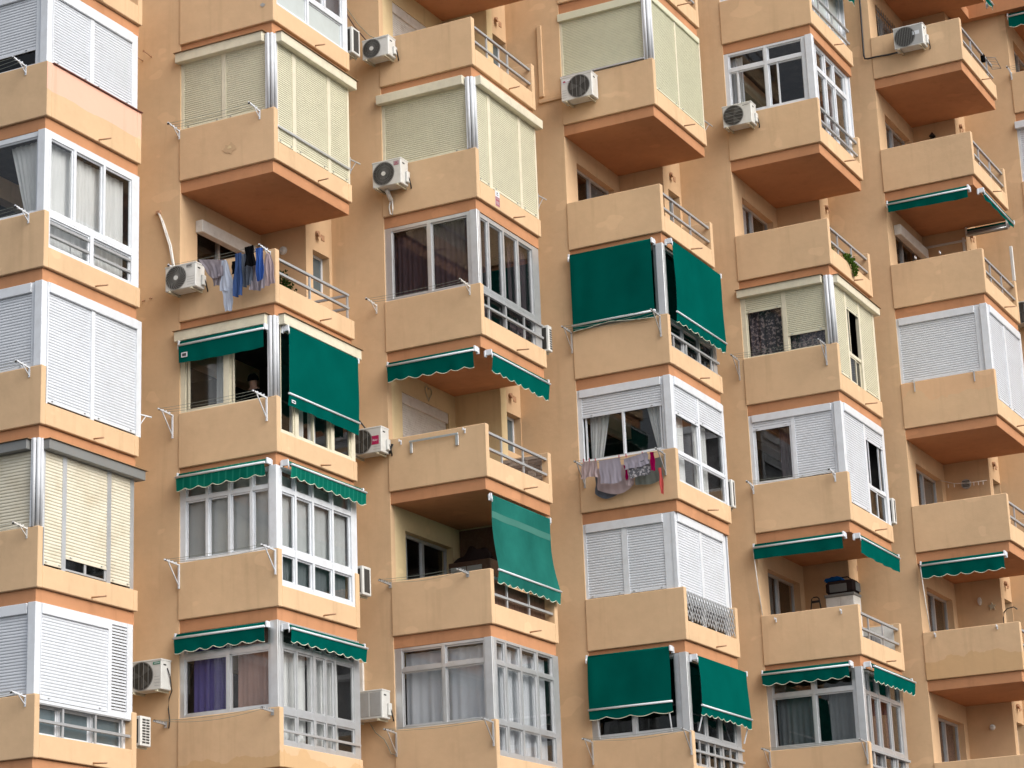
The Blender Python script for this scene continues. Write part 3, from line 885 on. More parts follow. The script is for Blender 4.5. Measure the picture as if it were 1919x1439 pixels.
e = Enc(3, 5, 'grey aluminium glazed enclosure with plain white curtains at bottom centre', 'alu')
e.grid('L', [(.15, 1.0), (1.06, 1.86)], [(1.06, 2.06), (2.13, 2.46)])
e.grid('R', [(.16, .50), (.56, 1.11), (1.17, 1.78), (1.84, 2.47)], [(.45, .93), (1.02, 2.02), (2.09, 2.46)])
curtain(3, 5, 'L', .14, 1.88, 1.05, 2.42, 'cur_lilac', 'pale lilac-white curtain across the left panes at bottom centre', amp=.03, folds=9)
curtain(3, 5, 'R', .16, 2.45, .42, 2.42, 'cur_lilac', 'pale lilac-white curtain across the right panes at bottom centre', amp=.02)

# ---- fourth stack
e = Enc(4, 1, 'greenish cream roller-shutter enclosure high above the plain open balcony', 'cream', 'tubes')
e.fr('L', [(0, .05, HP, 2.33), (1.88, 1.90, HP, CE), (0, 1.9, HP + .002, 1.06)]); e.box('L', -.02, 1.88, 2.32, 2.49, .03, 'sh_green'); e.shut('L', .05, 1.88, 1.08, 2.33, 'sh_green')
e.t.part(sbox(MB(), 'L', .0, 1.9, -.05, .045, HP + .02, HP + .05), 'sill', 'alu')
e.fr('R', [(.147, .17, .372, CE), (1.32, 1.39, .372, 2.36), (2.66, 2.72, .372, CE)]); e.box('R', .17, 2.66, 2.36, 2.49, 0, 'sh_green')
e.shut('R', .17, 1.32, .43, 2.36, 'sh_green'); e.shut('R', 1.39, 2.66, .43, 2.36, 'sh_green')

e = Enc(4, 3, 'aluminium glazed enclosure almost hidden behind two long green awnings in mid facade', 'alu')
e.grid('L', [(.1, .96), (1.02, 1.84)], [(1.06, 2.45)], pane='glass_dark')
e.off['R'] = -.06
e.grid('R', [(.16, .9), (.96, 1.75), (1.81, 2.5)], [(.42, .95), (1.02, 2.45)], pane='glass_dark')

e = Enc(4, 4, 'white-framed enclosure with half-raised roller shutters behind the hanging towels')
e.fr('L', [(0, .06, HP, CE), (.06, .10, HP, 2.34), (1.83, 1.90, HP, CE), (.10, 1.83, HP, 1.05), (.96, 1.0, 1.05, 1.95)]); e.box('L', .06, 1.83, 2.34)
e.shut('L', .10, 1.83, 1.94, 2.34); e.win('L', .14, .97, 1.05, 2.0, dn=.02); e.win('L', .98, 1.80, 1.05, 2.0)
e.fr('R', [(.136, .15, .372, CE), (1.30, 1.38, .372, 2.33), (2.60, 2.72, .372, CE)]); e.box('R', .15, 2.60, 2.33)
e.shut('R', .15, 1.30, 1.76, 2.33); e.shut('R', 1.38, 2.60, 1.83, 2.33)
for a, b in ((.15, 1.30), (1.38, 2.60)):
    e.win('R', a, b, 1.0, 1.9); e.win('R', a, b, .40, .94); e.fr('R', [(a, b, .94, 1.0)], -.09, -.04)
curtain(4, 4, 'L', .18, .62, 1.05, 2.0, 'cur_white', 'white curtain tied back at the left end behind the towels', folds=5, slantr=-.2)
curtain(4, 4, 'L', 1.42, 1.78, 1.05, 2.0, 'cur_white', 'white curtain tied back at the right end above the towels', folds=5, slant=.2)
curtain(4, 4, 'R', .2, .95, .40, 1.9, 'cur_white', 'white curtain in the nearer right-facing pane beside the towels')
curtain(4, 4, 'R', 1.4, 2.1, .40, 1.9, 'cur_white', 'white curtain in the farther right-facing pane beside the towels')

e = Enc(4, 5, 'white closed roller-shutter enclosure behind the expanding metal trellis', corner=None)
e.fr('L', [(0, .06, HP, CE), (.82, .94, HP, 2.33), (1.71, 1.965, HP, CE)]); e.box('L', .06, 1.71); e.shut('L', .06, .82, 1.05, 2.33); e.shut('L', .94, 1.71, 1.05, 2.33)
e.off['R'] = -.10
e.fr('R', [(.02, .14, HP, CE), (1.24, 1.36, .30, 2.33), (2.44, 2.62, .30, CE)]); e.box('R', .14, 2.44, 2.33)
e.shut('R', .14, 1.24, .80, 2.33); e.shut('R', 1.36, 2.44, .80, 2.33)
e.win('R', .14, .70, .32, .88, 'glass_dark'); e.win('R', .70, 1.24, .32, .88, 'glass_dark'); e.win('R', 1.36, 1.9, .32, .88, 'glass_dark'); e.win('R', 1.9, 2.44, .32, .88, 'glass_dark')
t = Th('folding_trellis', 'expanding grey metal trellis closing the low side of the white shuttered balcony', 'trellis', OB(4, 5), (LA - .06, 1.3, .40))
k = 0
for i in range(-3, 19):
    for s_, dx in ((1, 0), (-1, .014)):
        y0 = .14 + i * .135; y1 = y0 + .40
        z0, z1 = (.42, .96) if s_ > 0 else (.96, .42)
        # clip to the opening
        ya, yb = max(y0, .13), min(y1, 2.57)
        if yb - ya < .06: continue
        za = z0 + (z1 - z0) * (ya - y0) / .40; zb_ = z0 + (z1 - z0) * (yb - y0) / .40
        t.part(MB().bar((LA - .045 + dx, ya, za), (LA - .045 + dx, yb, zb_), .012, .03), 'strip', 'alu_dull')
        k += 1

e = Enc(4, 6, 'aluminium glazed enclosure below the trellis, screened by two half-lowered awnings', 'alu')
e.grid('L', [(.12, .86), (.92, 1.78)], [(1.08, 2.45)], pane='glass_dark')
e.off['R'] = -.06
e.grid('R', [(.16, .92), (1.0, 1.66), (1.74, 2.46)], [(.42, .88), (1.0, 2.45)], pane='glass_dark')

# ---- fifth stack
e = Enc(5, 0, 'white panelled enclosure behind a railing, cut off at the top near the right')
e.off['R'] = -.15
e.grid('L', [(.1, .95), (1.02, 1.86)], [(1.05, 2.42)])
e.grid('R', [(.16, .75), (.82, 1.75), (1.82, 2.5)], [(.32, 2.42)], z0=.2, pane='frost')

e = Enc(5, 1, 'white-framed glazed enclosure with top lights behind a railing near top right')
e.grid('L', [(.10, .93), (1.0, 1.80)], [(1.07, 2.06), (2.14, 2.46)])
e.fr('L', [(.27, .31, 1.07, 2.06), (1.20, 1.23, 1.07, 2.06)], -.098, -.05)
e.off['R'] = -.12
e.grid('R', [(.12, .50), (.56, 1.10), (1.16, 1.68), (1.74, 2.46)], [(.32, 1.90), (2.0, 2.44)], z0=.2)
curtain(5, 1, 'L', .08, .36, 1.06, 2.44, 'cur_lilac', 'narrow pale curtain at the left end of the glazed balcony near top right', folds=4)
curtain(5, 1, 'R', .12, .55, .3, 2.44, 'cur_lilac', 'pale curtain by the corner post of the glazed balcony near top right', n=-.3)
curtain(5, 1, 'R', 1.7, 2.1, .3, 2.44, 'cur_lilac', 'pale curtain at far end of the glazed balcony near top right', n=-.3)

e = Enc(5, 3, 'cream roller-shutter enclosure with floral curtains under partly raised shutters', 'cream', 'tubes')
e.fr('L', [(0, .10, HP, 2.36), (.92, 1.01, HP, 2.36), (1.85, 1.90, HP, 2.36)]); e.box('L', -.04, 1.86, 2.35, 2.52, .08, 'cream', True)
e.shut('L', .10, .92, 2.03, 2.36, 'sh_cream'); e.shut('L', 1.01, 1.85, 1.37, 2.36, 'sh_cream'); e.win('L', .10, .92, HP + .01, 2.1); e.win('L', 1.01, 1.85, HP + .01, 1.45)
e.fr('R', [(.147, .17, .372, 2.36), (.76, .86, .372, 2.36), (1.62, 1.74, .372, 2.36), (2.58, 2.70, .372, 2.38)]); e.box('R', .10, 2.84, 2.35, 2.52, .08, 'cream', True)
e.shut('R', .17, .76, .43, 2.36, 'sh_cream'); e.shut('R', .86, 1.62, 2.02, 2.36, 'sh_cream'); e.shut('R', 1.74, 2.58, .43, 2.36, 'sh_cream')
e.win('R', .86, 1.30, .40, .98, 'glass_dark'); e.win('R', 1.28, 1.62, .40, .98, 'glass_dark', dn=.02); e.fr('R', [(.86, 1.62, .98, 1.05)], -.09, -.045); e.win('R', .86, 1.06, 1.05, 2.08, 'glass_dark')
curtain(5, 3, 'L', .12, .92, 1.04, 2.2, 'cur_floral', 'dark floral curtain below the shorter raised cream shutter', n=-.17)
curtain(5, 3, 'L', 1.02, 1.84, 1.04, 1.6, 'cur_floral', 'strip of dark floral curtain below the longer cream shutter', n=-.17)

e = Enc(5, 4, 'white roller-shutter enclosure with one wide dark window and one narrow open one')
e.fr('L', [(0, .08, HP, CE), (.93, 1.01, HP, 2.35), (1.83, 1.90, HP, CE)]); e.box('L', .08, 1.83, 2.35)
e.shut('L', .08, .93, 2.19, 2.35); e.shut('L', 1.01, 1.83, 1.06, 2.35); e.win('L', .08, .93, HP + .02, 2.25, 'glass', .05)
e.fr('R', [(.136, .15, .372, CE), (1.32, 1.44, .372, 2.33), (2.56, 2.72, .372, CE)]); e.box('R', .15, 2.56, 2.33)
e.shut('R', .15, 1.32, .43, 2.33); e.shut('R', 1.44, 2.56, 2.03, 2.33)
e.fr('R', [(1.44, 2.56, .98, 1.05)], -.09, -.045); e.win('R', 1.44, 2.0, .40, .98, 'glass_dark'); e.win('R', 1.98, 2.56, .40, .98, 'glass_dark', dn=.02)
e.win('R', 1.44, 1.66, 1.05, 2.1, 'glass_dark'); e.win('R', 2.30, 2.56, 1.05, 2.1, 'glass_dark')
curtain(5, 4, 'L', .60, .92, 1.04, 2.2, 'cur_dark', 'dark curtain in the wide dark window of the white shuttered balcony', n=-.2)

e = Enc(5, 6, 'aluminium glazed enclosure with dark slate curtains at bottom right', 'alu')
e.grid('L', [(.12, .97), (1.03, 1.83)], [(1.07, 2.06), (2.13, 2.47)])
e.off['R'] = -.06
e.grid('R', [(.14, .52), (.58, 1.10), (1.16, 1.80), (1.86, 2.48)], [(.40, .88), (1.0, 2.0), (2.07, 2.45)])
curtain(5, 6, 'L', .14, 1.0, 1.06, 2.2, 'cur_slate', 'slate grey curtain in the left window at bottom right')
curtain(5, 6, 'L', 1.25, 1.85, 1.06, 2.2, 'cur_slate', 'slate grey curtain by the corner post at bottom right')
curtain(5, 6, 'R', 1.0, 2.4, .4, 2.2, 'cur_dark', 'brown curtain behind right-facing panes at bottom right', n=-.28)

# ---- sixth and seventh stacks
e = Enc(6, 4, 'white closed roller-shutter enclosure with two grey hooks on its parapet, near right edge')
e.fr('L', [(0, .06, HP, CE), (1.77, 1.90, HP, CE)]); e.box('L', .06, 1.77, 2.34); e.shut('L', .06, 1.77, 1.05, 2.34)
e.fr('R', [(.136, .16, .372, CE), (1.22, 1.34, .372, 2.33), (2.56, 2.72, .372, CE)]); e.box('R', .16, 2.56, 2.33)
e.shut('R', .16, 1.22, .43, 2.33); e.shut('R', 1.34, 2.56, .43, 2.33)
e = Enc(7, 2, 'white roller-shutter enclosure cut off by the right picture edge')
e.fr('L', [(0, .06, HP, CE), (1.77, 1.90, HP, CE)]); e.box('L', -.02, 1.77, 2.33, n1=.08); e.shut('L', .06, 1.77, 1.05, 2.34)
e.fr('R', [(.136, .16, .372, CE), (2.56, 2.72, .372, CE)]); e.box('R', .16, 2.56, 2.33); e.shut('R', .16, 2.56, .43, 2.33)

# ------------------------------------------------------------------ awnings
def awning(c, f, side, t0, t1, zr, zb, zv, label, nb=.16, nr=.07, mat='green', scallop=.05, tag=False, rr=.042, tb0=None, tb1=None, wl=.30, group='green awnings over the balconies', band=None, bulge=0.0, arms=False, rod=False):
    O = OB(c, f)
    if zr - zb < .2:
        zb = zr - .05; zv -= .04
    tb0 = t0 if tb0 is None else tb0; tb1 = t1 if tb1 is None else tb1
    th = Th('awning', label, 'awning', O, spt(side, (t0 + t1) / 2, nr, zr), group)
    r = random.Random(c * 31 + f * 7 + (side == 'R'))
    ph = [r.uniform(0, 6.28) for _ in range(5)]
    th.part(MB().tube([spt(side, t0 + .01, nr, zr), spt(side, t1 - .01, nr, zr)], rr, 12), 'roller', mat)
    for t, s_ in ((t0, -1), (t1, 1)):
        m = MB(); sbox(m, side, t - .018, t + .018, -.02, nr + .055, zr - .06, zr + .05, .006)
        sbox(m, side, t - .03, t + .03, -.03, .006, zr - .09, zr + .03, .004)
        b = th.part(m, 'bracket', 'white')
        if s_ < 0:
            th.part(MB().tube([spt(side, t - .005, nr + .06, zr - .02), spt(side, t - .005, nr + .06, zr - .12)], .012, 6), 'crank_eye', 'white', b)
    L = zr - zb
    nv = max(2, int(L / .06)); nu = 36
    def cloth(u, v):
        ta, tb = t0 + .02 + (t1 - t0 - .04) * u, tb0 + .02 + (tb1 - tb0 - .04) * u
        e = v
        t = ta + (tb - ta) * e
        n = (nr + rr) + (nb - nr - rr) * e + bulge * math.sin(math.pi * e)
        if L > .5:
            n += .012 * math.sin(9 * u + ph[0]) * math.sin(math.pi * e) + .010 * math.sin(23 * u + 5 * e + ph[1]) * e * (1 - e) * 2 + .02 * math.exp(-((u - .05) / .06) ** 2) * math.sin(math.pi * e)
        return spt(side, t, n, zr - L * e)
    th.part(MB().grid(cloth, nu, nv), 'canvas', mat)
    if band:                                      # a bleached strip across the canvas
        def bf(u, v):
            p = cloth(u, band[0] + (band[1] - band[0]) * v)
            return (p[0] + .003, p[1], p[2]) if side == 'R' else (p[0], p[1] - .003, p[2])
        th.part(MB().grid(bf, nu, 3), 'bleached_strip', 'teal_band')
    th.part(MB().tube([spt(side, tb0, nb + .004, zb), spt(side, tb1, nb + .004, zb)], .021, 10), 'front_bar', 'white')
    hv = zb - zv
    if hv > .04:
        def low(u):
            s_ = scallop * (1 - abs(math.sin(math.pi * (u * (tb1 - tb0) / wl + ph[2] * .1)))) if scallop else 0
            return s_ + .012 * math.sin(4 * u + ph[3])
        def val(u, v):
            t = tb0 + .01 + (tb1 - tb0 - .02) * u
            n = nb + .012 * math.sin(2 * math.pi * (tb1 - tb0) * u / wl * .5 + ph[4]) * v - .02 * v + .006 * math.sin(31 * u + ph[0]) * v
            return spt(side, t, n, zb - .01 - (hv - .01 - low(u)) * v)
        th.part(MB().grid(val, 72, 4), 'valance', mat)
        if scallop:
            th.part(MB().tube([Vector(val(i / 72, 1.0)) for i in range(73)], .0065, 5), 'trim', 'trim')
    if tag:
        a, b, z0, z1 = tb0 + .08, tb0 + .21, zb - hv * .72, zb - hv * .45
        q = th.part(sbox(MB(), side, a, b, nb + .006, nb + .010, z0, z1), 'label', 'white')
        th.part(sbox(MB(), side, a + .02, b - .02, nb + .0101, nb + .0115, z0 + .018, z1 - .018), 'print', 'ink', q)
    if arms:
        for t in (tb0 + .16, tb1 - .10):
            th.part(MB().bar(spt(side, t, .0, max(zb - .55, 1.03)), spt(side, t, nb - .02, zb - .01), .02), 'arm', 'white')
    if rod:
        th.part(MB().tube([spt(side, t0 - .005, nr + .06, zr - .1), spt(side, t0 + .02, .06, 1.6), spt(side, t0 + .05, .0, 1.02)], .011, 6), 'crank_rod', 'offwhite')
    return th

awning(2, 3, 'L', .06, 1.90, 2.30, 2.17, 1.95, 'short plain green awning with white bar under a cream box, second stack', nb=.14, scallop=0, tag=True)
awning(2, 3, 'R', .20, 2.64, 2.30, 1.08, .86, 'long plain green awning beside the air conditioner with magenta label', nb=.11, scallop=0, tag=True)
awning(2, 4, 'L', .04, 1.93, 2.58, 2.50, 2.32, 'lighter striped scalloped awning over left panes, second stack', mat='green_s', nb=.18)
awning(2, 4, 'R', .14, 2.72, 2.56, 2.47, 2.30, 'lighter striped scalloped awning over right panes, second stack', mat='green_s', nb=.18)
awning(2, 5, 'L', 0.0, 1.89, 2.44, 2.37, 2.16, 'scalloped green awning above the purple and pink curtains', nb=.17)
awning(2, 5, 'R', .10, 2.66, 2.40, 2.31, 2.14, 'scalloped green awning around the corner from the purple curtain', nb=.17)
awning(3, 3, 'L', .08, 1.96, 2.46, 2.39, 2.12, 'scalloped green awning on the left side over the grey wall bar balcony', nb=.16)
awning(3, 3, 'R', .10, 2.52, 2.40, 2.30, 2.03, 'scalloped green awning on the right side over the grey wall bar balcony', nb=.14)
awning(3, 4, 'R', .06, 2.52, 2.38, .99, .74, 'long faded teal awning lowered to the railing in the third stack', nr=-.02, nb=.10, mat='teal', tb0=.10, tb1=2.70, bulge=-.06, band=(.20, .29), wl=.27)
awning(4, 3, 'L', .03, 1.87, 2.57, 1.09, .97, 'long green awning reaching the parapet, left of two in mid facade', nb=.10, scallop=.06, wl=1.9)
awning(4, 3, 'R', .12, 2.72, 2.56, 1.06, .84, 'long green awning over a low railing, right of two in mid facade', nb=.14)
awning(4, 6, 'L', .01, 1.77, 2.60, 1.58, 1.37, 'half-lowered green awning with loose cord, bottom, facing left', nb=.14, wl=.5, arms=True)
awning(4, 6, 'R', .14, 2.70, 2.42, 1.49, 1.30, 'half-lowered green awning, bottom, facing right above dark panes', nb=.16, arms=True)
awning(5, 5, 'L', -.02, 1.92, 2.46, 2.40, 2.20, 'straight-edged green awning on the left side over the cabinet balcony', nb=.16, scallop=0, rod=True)
awning(5, 5, 'R', .08, 2.58, 2.42, 2.30, 2.10, 'straight-edged green awning on the right side over the cabinet balcony', nb=.13, scallop=0)
awning(5, 6, 'L', -.02, 1.85, 2.58, 2.52, 2.32, 'scalloped green awning over the slate-curtained window at bottom right', nb=.18)
awning(5, 6, 'R', .10, 2.78, 2.55, 2.44, 2.24, 'scalloped green awning around the corner at bottom right', nb=.18)
awning(6, 3, 'L', .08, 1.93, 2.44, 2.36, 2.24, 'rolled green awning with bright bar over the left side, sixth stack', nb=.13, scallop=0)
awning(6, 3, 'R', .16, 2.62, 2.40, 2.34, 2.30, 'tightly rolled green awning along the right side, sixth stack', nb=.10, scallop=0)
awning(6, 6, 'L', .12, 1.94, 2.47, 2.42, 2.16, 'scalloped green awning over the star ornament balcony', nb=.14, rod=True)
awning(6, 1, 'R', .16, 2.66, 2.42, 2.36, 2.28, 'ragged green awning tip hanging at the top picture edge, right', nb=.14, scallop=.04)
awning(5, 0, 'R', .16, 2.70, 2.42, 1.62, 1.45, 'green awning corner at the top edge above the white panelled enclosure', nb=.16)
awning(7, 1, 'L', .10, 1.93, 2.46, 2.40, 2.16, 'scalloped green awning cut off by the right picture edge', nb=.14)
# third roller of the sixth stack, over the far end
th = Th('awning', 'dark awning case hung across the far end under the sixth-stack soffit', 'awning', OB(6, 3), (1.6, LB - .05, 2.35))
th.part(MB().cbox(SX + .05, LA - .05, LB - .10, LB + .02, 2.30, 2.42, .02), 'case', 'grey_box')
th.part(MB().tube([(SX + .05, LB - .14, 2.31), (LA - .05, LB - .14, 2.31)], .025, 8), 'front_bar', 'alu')
th.part(MB().tube([(SX + .05, LB - .05, 2.44), (LA - .05, LB - .05, 2.44)], .035, 10), 'roller', 'green')
for x in (SX + .04, LA - .06):
    th.part(MB().cbox(x - .02, x + .02, LB - .12, LB + .0, 2.30, CE - .004, .006), 'bracket', 'offwhite')

# ------------------------------------------------------------------ air conditioners
def ac(c, f, x0, x1, z0, z1, label, fan='L', style='radial', mat='ac', y1=-.07, dep=.29, logo=None, group='air conditioners on the facade', cover=True):
    O = OB(c, f); y0 = y1 - dep
    th = Th('air_conditioner', label, 'air conditioner', O, ((x0 + x1) / 2, y1, z0), group)
    w, h = x1 - x0, z1 - z0
    b = th.part(MB().cbox(x0, x1, y0, y1, z0, z1, .012), 'body', mat)
    th.part(MB().cbox(x0 - .006, x1 + .006, y0 - .006, y1 + .004, z1 - .03, z1 + .004, .006), 'top_lid', mat, b)
    rad = min(h * .46, w * .36)
    fx = x0 + rad + .025 if fan == 'L' else x1 - rad - .06
    fz = (z0 + z1) / 2 - .005
    yf = y0 - .001
    if style != 'panel':
        th.part(MB().disc((fx, 0, fz), rad, 'y', 28, off=yf - .0015), 'fan_opening', 'ac_dark')
        g = MB()
        g.disc((fx, 0, fz), rad + .012, 'y', 28, r0=rad - .006, off=yf - .008)
        if style == 'radial':
            for k in range(40):
                a = 2 * math.pi * k / 40
                g.bar((fx + .05 * math.cos(a), yf - .008, fz + .05 * math.sin(a)), (fx + rad * math.cos(a), yf - .008, fz + rad * math.sin(a)), .004, .004)
            for rr_ in (.45, .7): g.disc((fx, 0, fz), rad * rr_ + .002, 'y', 24, r0=rad * rr_ - .002, off=yf - .010)
        elif style == 'spiral':
            for k in range(22):
                a = 2 * math.pi * k / 22
                P = [(.05 + (rad - .05) * q / 5, a + .9 * q / 5) for q in range(6)]
                for (ra, aa), (rb, ab) in zip(P, P[1:]):
                    g.bar((fx + ra * math.cos(aa), yf - .008, fz + ra * math.sin(aa)), (fx + rb * math.cos(ab), yf - .008, fz + rb * math.sin(ab)), .008, .008)
        else:
            nb_ = {'bars': 4, 'vbars': 11, 'hbars': 5}[style]
            for k in range(nb_):
                d = rad * (-1 + 2 * (k + 1) / (nb_ + 1)); q = math.sqrt(rad * rad - d * d)
                A, B = ((fx - q, yf - .008, fz + d), (fx + q, yf - .008, fz + d)) if style == 'hbars' else ((fx + d, yf - .008, fz - q), (fx + d, yf - .008, fz + q))
                g.bar(A, B, .006, .006)
        th.part(g, 'fan_guard', 'ac_grille', None)
        if style in ('radial', 'spiral'):
            th.part(MB().tube([(fx, yf - .006, fz), (fx, yf - .016, fz)], .045, 16), 'fan_hub', mat)
        elif style in ('bars', 'hbars'):
            m = MB()
            for k in range(3):
                a = 2 * math.pi * k / 3 + .5
                m.poly([(fx, yf - .003, fz), (fx + rad * .9 * math.cos(a), yf - .003, fz + rad * .9 * math.sin(a)), (fx + rad * .85 * math.cos(a + .8), yf - .0045, fz + rad * .85 * math.sin(a + .8))])
            th.part(m, 'fan_blade', 'ac_blade')
    else:
        th.part(MB().cbox(x0 + .03, x0 + w * .60, yf - .006, yf, z0 + .05, z1 - .04, .003), 'grille_panel', 'ac_grey')
        th.part(MB().cbox(x0 + w * .64, x1 - .03, yf - .006, yf, z0 + .05, z1 - .04, .003), 'grille_panel', 'ac_grey')
    # ribs pressed into the plain half of the front
    ra, rb = (fx + rad + .03, x1 - .03) if fan == 'L' else (x0 + .03, fx - rad - .03)
    if style in ('spiral', 'bars') and rb - ra > .08:
        for k in range(4):
            z = z0 + .12 * h + k * .1 * h
            th.part(MB().box(ra, rb, yf - .003, yf - .0005, z, z + .006), 'rib', 'ac_grey', b)
    # fittings on the right flank
    th.part(MB().cbox(x1 - .001, x1 + .006, y0 + .06, y0 + .14, z1 - .11, z1 - .085, .002), 'handle', 'ac_dark', b)
    if cover:
        th.part(MB().cbox(x1 - .001, x1 + .05, y1 - .13, y1 - .02, z0 + .06, z0 + h * .55, .012), 'valve_cover', mat, b)
        th.part(MB().tube([(x1 + .03, y1 - .08, z0 + .20), (x1 + .055, y1 - .05, z0 + .12), (x1 + .05, y1 - .0, z0 + .02), (x1 + .03, y1 + .05, z0 - .02)], .014, 7), 'pipe', 'black')
    if logo:
        kind, lx, lz, lw, lh = logo
        q = th.part(MB().box(x0 + lx - lw / 2, x0 + lx + lw / 2, yf - .004, yf - .0005, z0 + lz - lh / 2, z0 + lz + lh / 2), 'label', kind)
        return th, q, (x0 + lx, yf - .005, z0 + lz)
    for x in (x0 + .14 * w, x1 - .14 * w):
        pass
    return th, None, None
def ac_brackets(th, x0, x1, z0, y0=-.36, mat='bracket'):
    w = x1 - x0
    for x in (x0 + .15 * w, x1 - .13 * w):
        th.part(MB().box(x - .018, x + .018, y0 - .03, -.0565, z0 - .038, z0 - .004).box(x - .0155, x + .0155, -.056, -.032, z0 - .0345, z0 + .26), 'bracket', mat)

def place_ac(c, f, x0, x1, z0, z1, label, **kw):
    th, q, p = ac(c, f, x0, x1, z0, z1, label, **kw)
    ac_brackets(th, x0, x1, z0)
    return th, q, p
t, q, p = place_ac(2, 2, -.07, .60, .48, .95, 'white air conditioner with spiral fan guard next to the drying laundry', style='spiral', logo=('ac_grey', .53, .41, .12, .07))
t.part(MB().box(.40, .515, p[1] - .0015, p[1] + .0005, .900, .908).box(.40, .50, p[1] - .0015, p[1] + .0005, .882, .892), 'print', 'ink', q)
place_ac(3, 0, -.19, .41, .48, .90, 'white air conditioner with large round fan hung at the top centre parapet', style='radial', logo=('ac_grey', .45, .38, .20, .03))
t, q, p = place_ac(3, 1, -.02, .62, .48, 1.01, 'white air conditioner with pinkish emblem in front of cream shutter', style='radial', logo=('pink_label', .54, .43, .12, .09))
m = MB()
for dx, dz in ((0, .014), (-.014, -.006), (.014, -.006)):
    m.poly([(p[0] + dx, p[1] - .001, p[2] + dz + .014), (p[0] + dx + .011, p[1] - .001, p[2] + dz), (p[0] + dx, p[1] - .001, p[2] + dz - .014), (p[0] + dx - .011, p[1] - .001, p[2] + dz)])
m.box(p[0] - .045, p[0] + .045, p[1] - .0015, p[1] - .0003, p[2] - .040, p[2] - .031)
t.part(m, 'emblem', 'red_label', q)
t.part(MB().tube([(.20, -.2, .48), (.21, -.12, .36), (.22, -.06, .28)], .045, 9), 'duct', 'offwhite')
t.part(MB().tube([(.20, -.06, .30), (.17, -.06, .15), (.19, -.06, .02), (.24, -.06, -.02), (.25, -.06, .10), (.24, -.06, .30)], .016, 7), 'hose', 'offwhite')
t, q, p = place_ac(4, 1, .15, .86, .35, .88, 'white air conditioner with fan on its right half and a red emblem', fan='R', style='bars', logo=('white', .12, .42, .18, .07), cover=False)
t.part(MB().poly([(p[0] - .07, p[1], p[2] - .02), (p[0] - .06, p[1], p[2] + .01), (p[0] - .035, p[1], p[2] + .022), (p[0] - .012, p[1], p[2] + .01), (p[0], p[1], p[2] - .02)]).box(p[0] + .005, p[0] + .075, p[1] - .001, p[1] + .0005, p[2] - .014, p[2] - .008), 'emblem', 'red_label', q)
t, q, p = place_ac(5, 1, .03, .70, .63, 1.12, 'white air conditioner with horizontal fan bars before the white-framed window', style='hbars', logo=('ac', .55, .43, .16, .05))
m = MB().poly([(p[0] - .075, p[1], p[2] - .015), (p[0] - .06, p[1], p[2] + .015), (p[0] - .045, p[1], p[2] - .015)])
for k in range(6): m.box(p[0] - .035 + k * .018, p[0] - .022 + k * .018, p[1] - .001, p[1] + .0005, p[2] - .010, p[2] + .006 + .004 * (k % 2))
t.part(m, 'print', 'ink', q)
t, q, p = place_ac(6, 1, .64, 1.33, .43, .94, 'grey-faced air conditioner with white rim on the black pipe parapet', style='vbars', logo=('white', .52, .30, .16, .09))
t.part(MB().cbox(.665, 1.305, -.3618, -.3600, .455, .915, .004), 'front_panel', 'ac_grey')
t, q, p = place_ac(3, 3, -.64, .05, .70, 1.20, 'white air conditioner with magenta label between second and third stacks', style='bars', logo=('magenta', .55, .24, .17, .17))
tm = text_mesh('Haier', .058, 'white'); lo = bpy.data.objects.new('lettering', tm); COLL.objects.link(lo); lo.parent = q
lo.location = Vector((p[0], p[1] + .0008, p[2])) - Vector(t.b); lo.rotation_euler = (math.pi / 2, 0, 0)
t.part(MB().tube([(-.05, -.2, .1 + .70), (.0, -.12, .72), (.06, -.06, .74), (.09, -.02, .9)], .03, 8), 'cable_bundle', 'black')
t, q, p = place_ac(2, 5, -.80, -.11, 1.50, 2.03, 'white air conditioner with green label at bottom left between stacks', style='bars', logo=('green_label', .59, .46, .15, .045), cover=False)
t.part(MB().box(p[0] - .05, p[0] + .065, p[1] - .0015, p[1] + .0003, p[2] - .006, p[2] + .007), 'print', 'white', q)
t.part(MB().tube([(-.10, -.2, 1.88), (-.085, -.14, 1.75), (-.09, -.1, 1.62), (-.10, -.06, 1.50), (-.18, -.03, 1.38), (-.20, -.02, 1.2), (-.17, -.02, 1.0), (-.19, -.02, .86)], .010, 6), 'cable', 'black')
place_ac(3, 5, -.76, -.05, 1.20, 1.73, 'grey-panelled air conditioner above a cable loop at bottom, third stack', style='panel')
place_ac(7, 3, -.50, .20, .22, .75, 'dark-fanned air conditioner cut off by the right picture edge', style='bars')
# units fixed to the far end of balconies, seen from their flank
def end_ac(c, f, label, z0=.46, z1=.97, grille='slots', xw=.75, y0=LB + .06, dep=.30):
    O = OB(c, f); x1 = LA + .03; y1 = y0 + dep
    th = Th('air_conditioner', label, 'air conditioner', O, (x1 - xw / 2, y0, z0), 'air conditioners on the facade')
    b = th.part(MB().cbox(x1 - xw, x1, y0, y1, z0, z1, .012), 'body', 'ac')
    if grille == 'slots':
        for i in range(2 if dep > .2 else 1):
            for j in range(9):
                ya, za = y0 + .05 + i * .11, z0 + .05 + j * .048
                th.part(MB().box(x1 - .002, x1 + .004, ya, ya + .09, za, za + .03), 'slot', 'ac_dark', b)
    else:
        th.part(MB().box(x1 - .002, x1 + .004, y0 + .05, y1 - .06, z0 + .05, z1 - .05), 'coil_panel', 'ac_dark', b)
    th.part(MB().box(x1 - xw + .05, x1 - .05, y0 - .005, y0 + .001, z0 + .05, z1 - .05), 'coil_panel', 'ac_dark', b)
    for x in (x1 - .1, x1 - xw + .1):
        th.part(MB().box(x - .015, x + .015, LB + .0, y1, z0 - .035, z0 - .003), 'bracket', 'bracket')
    return th
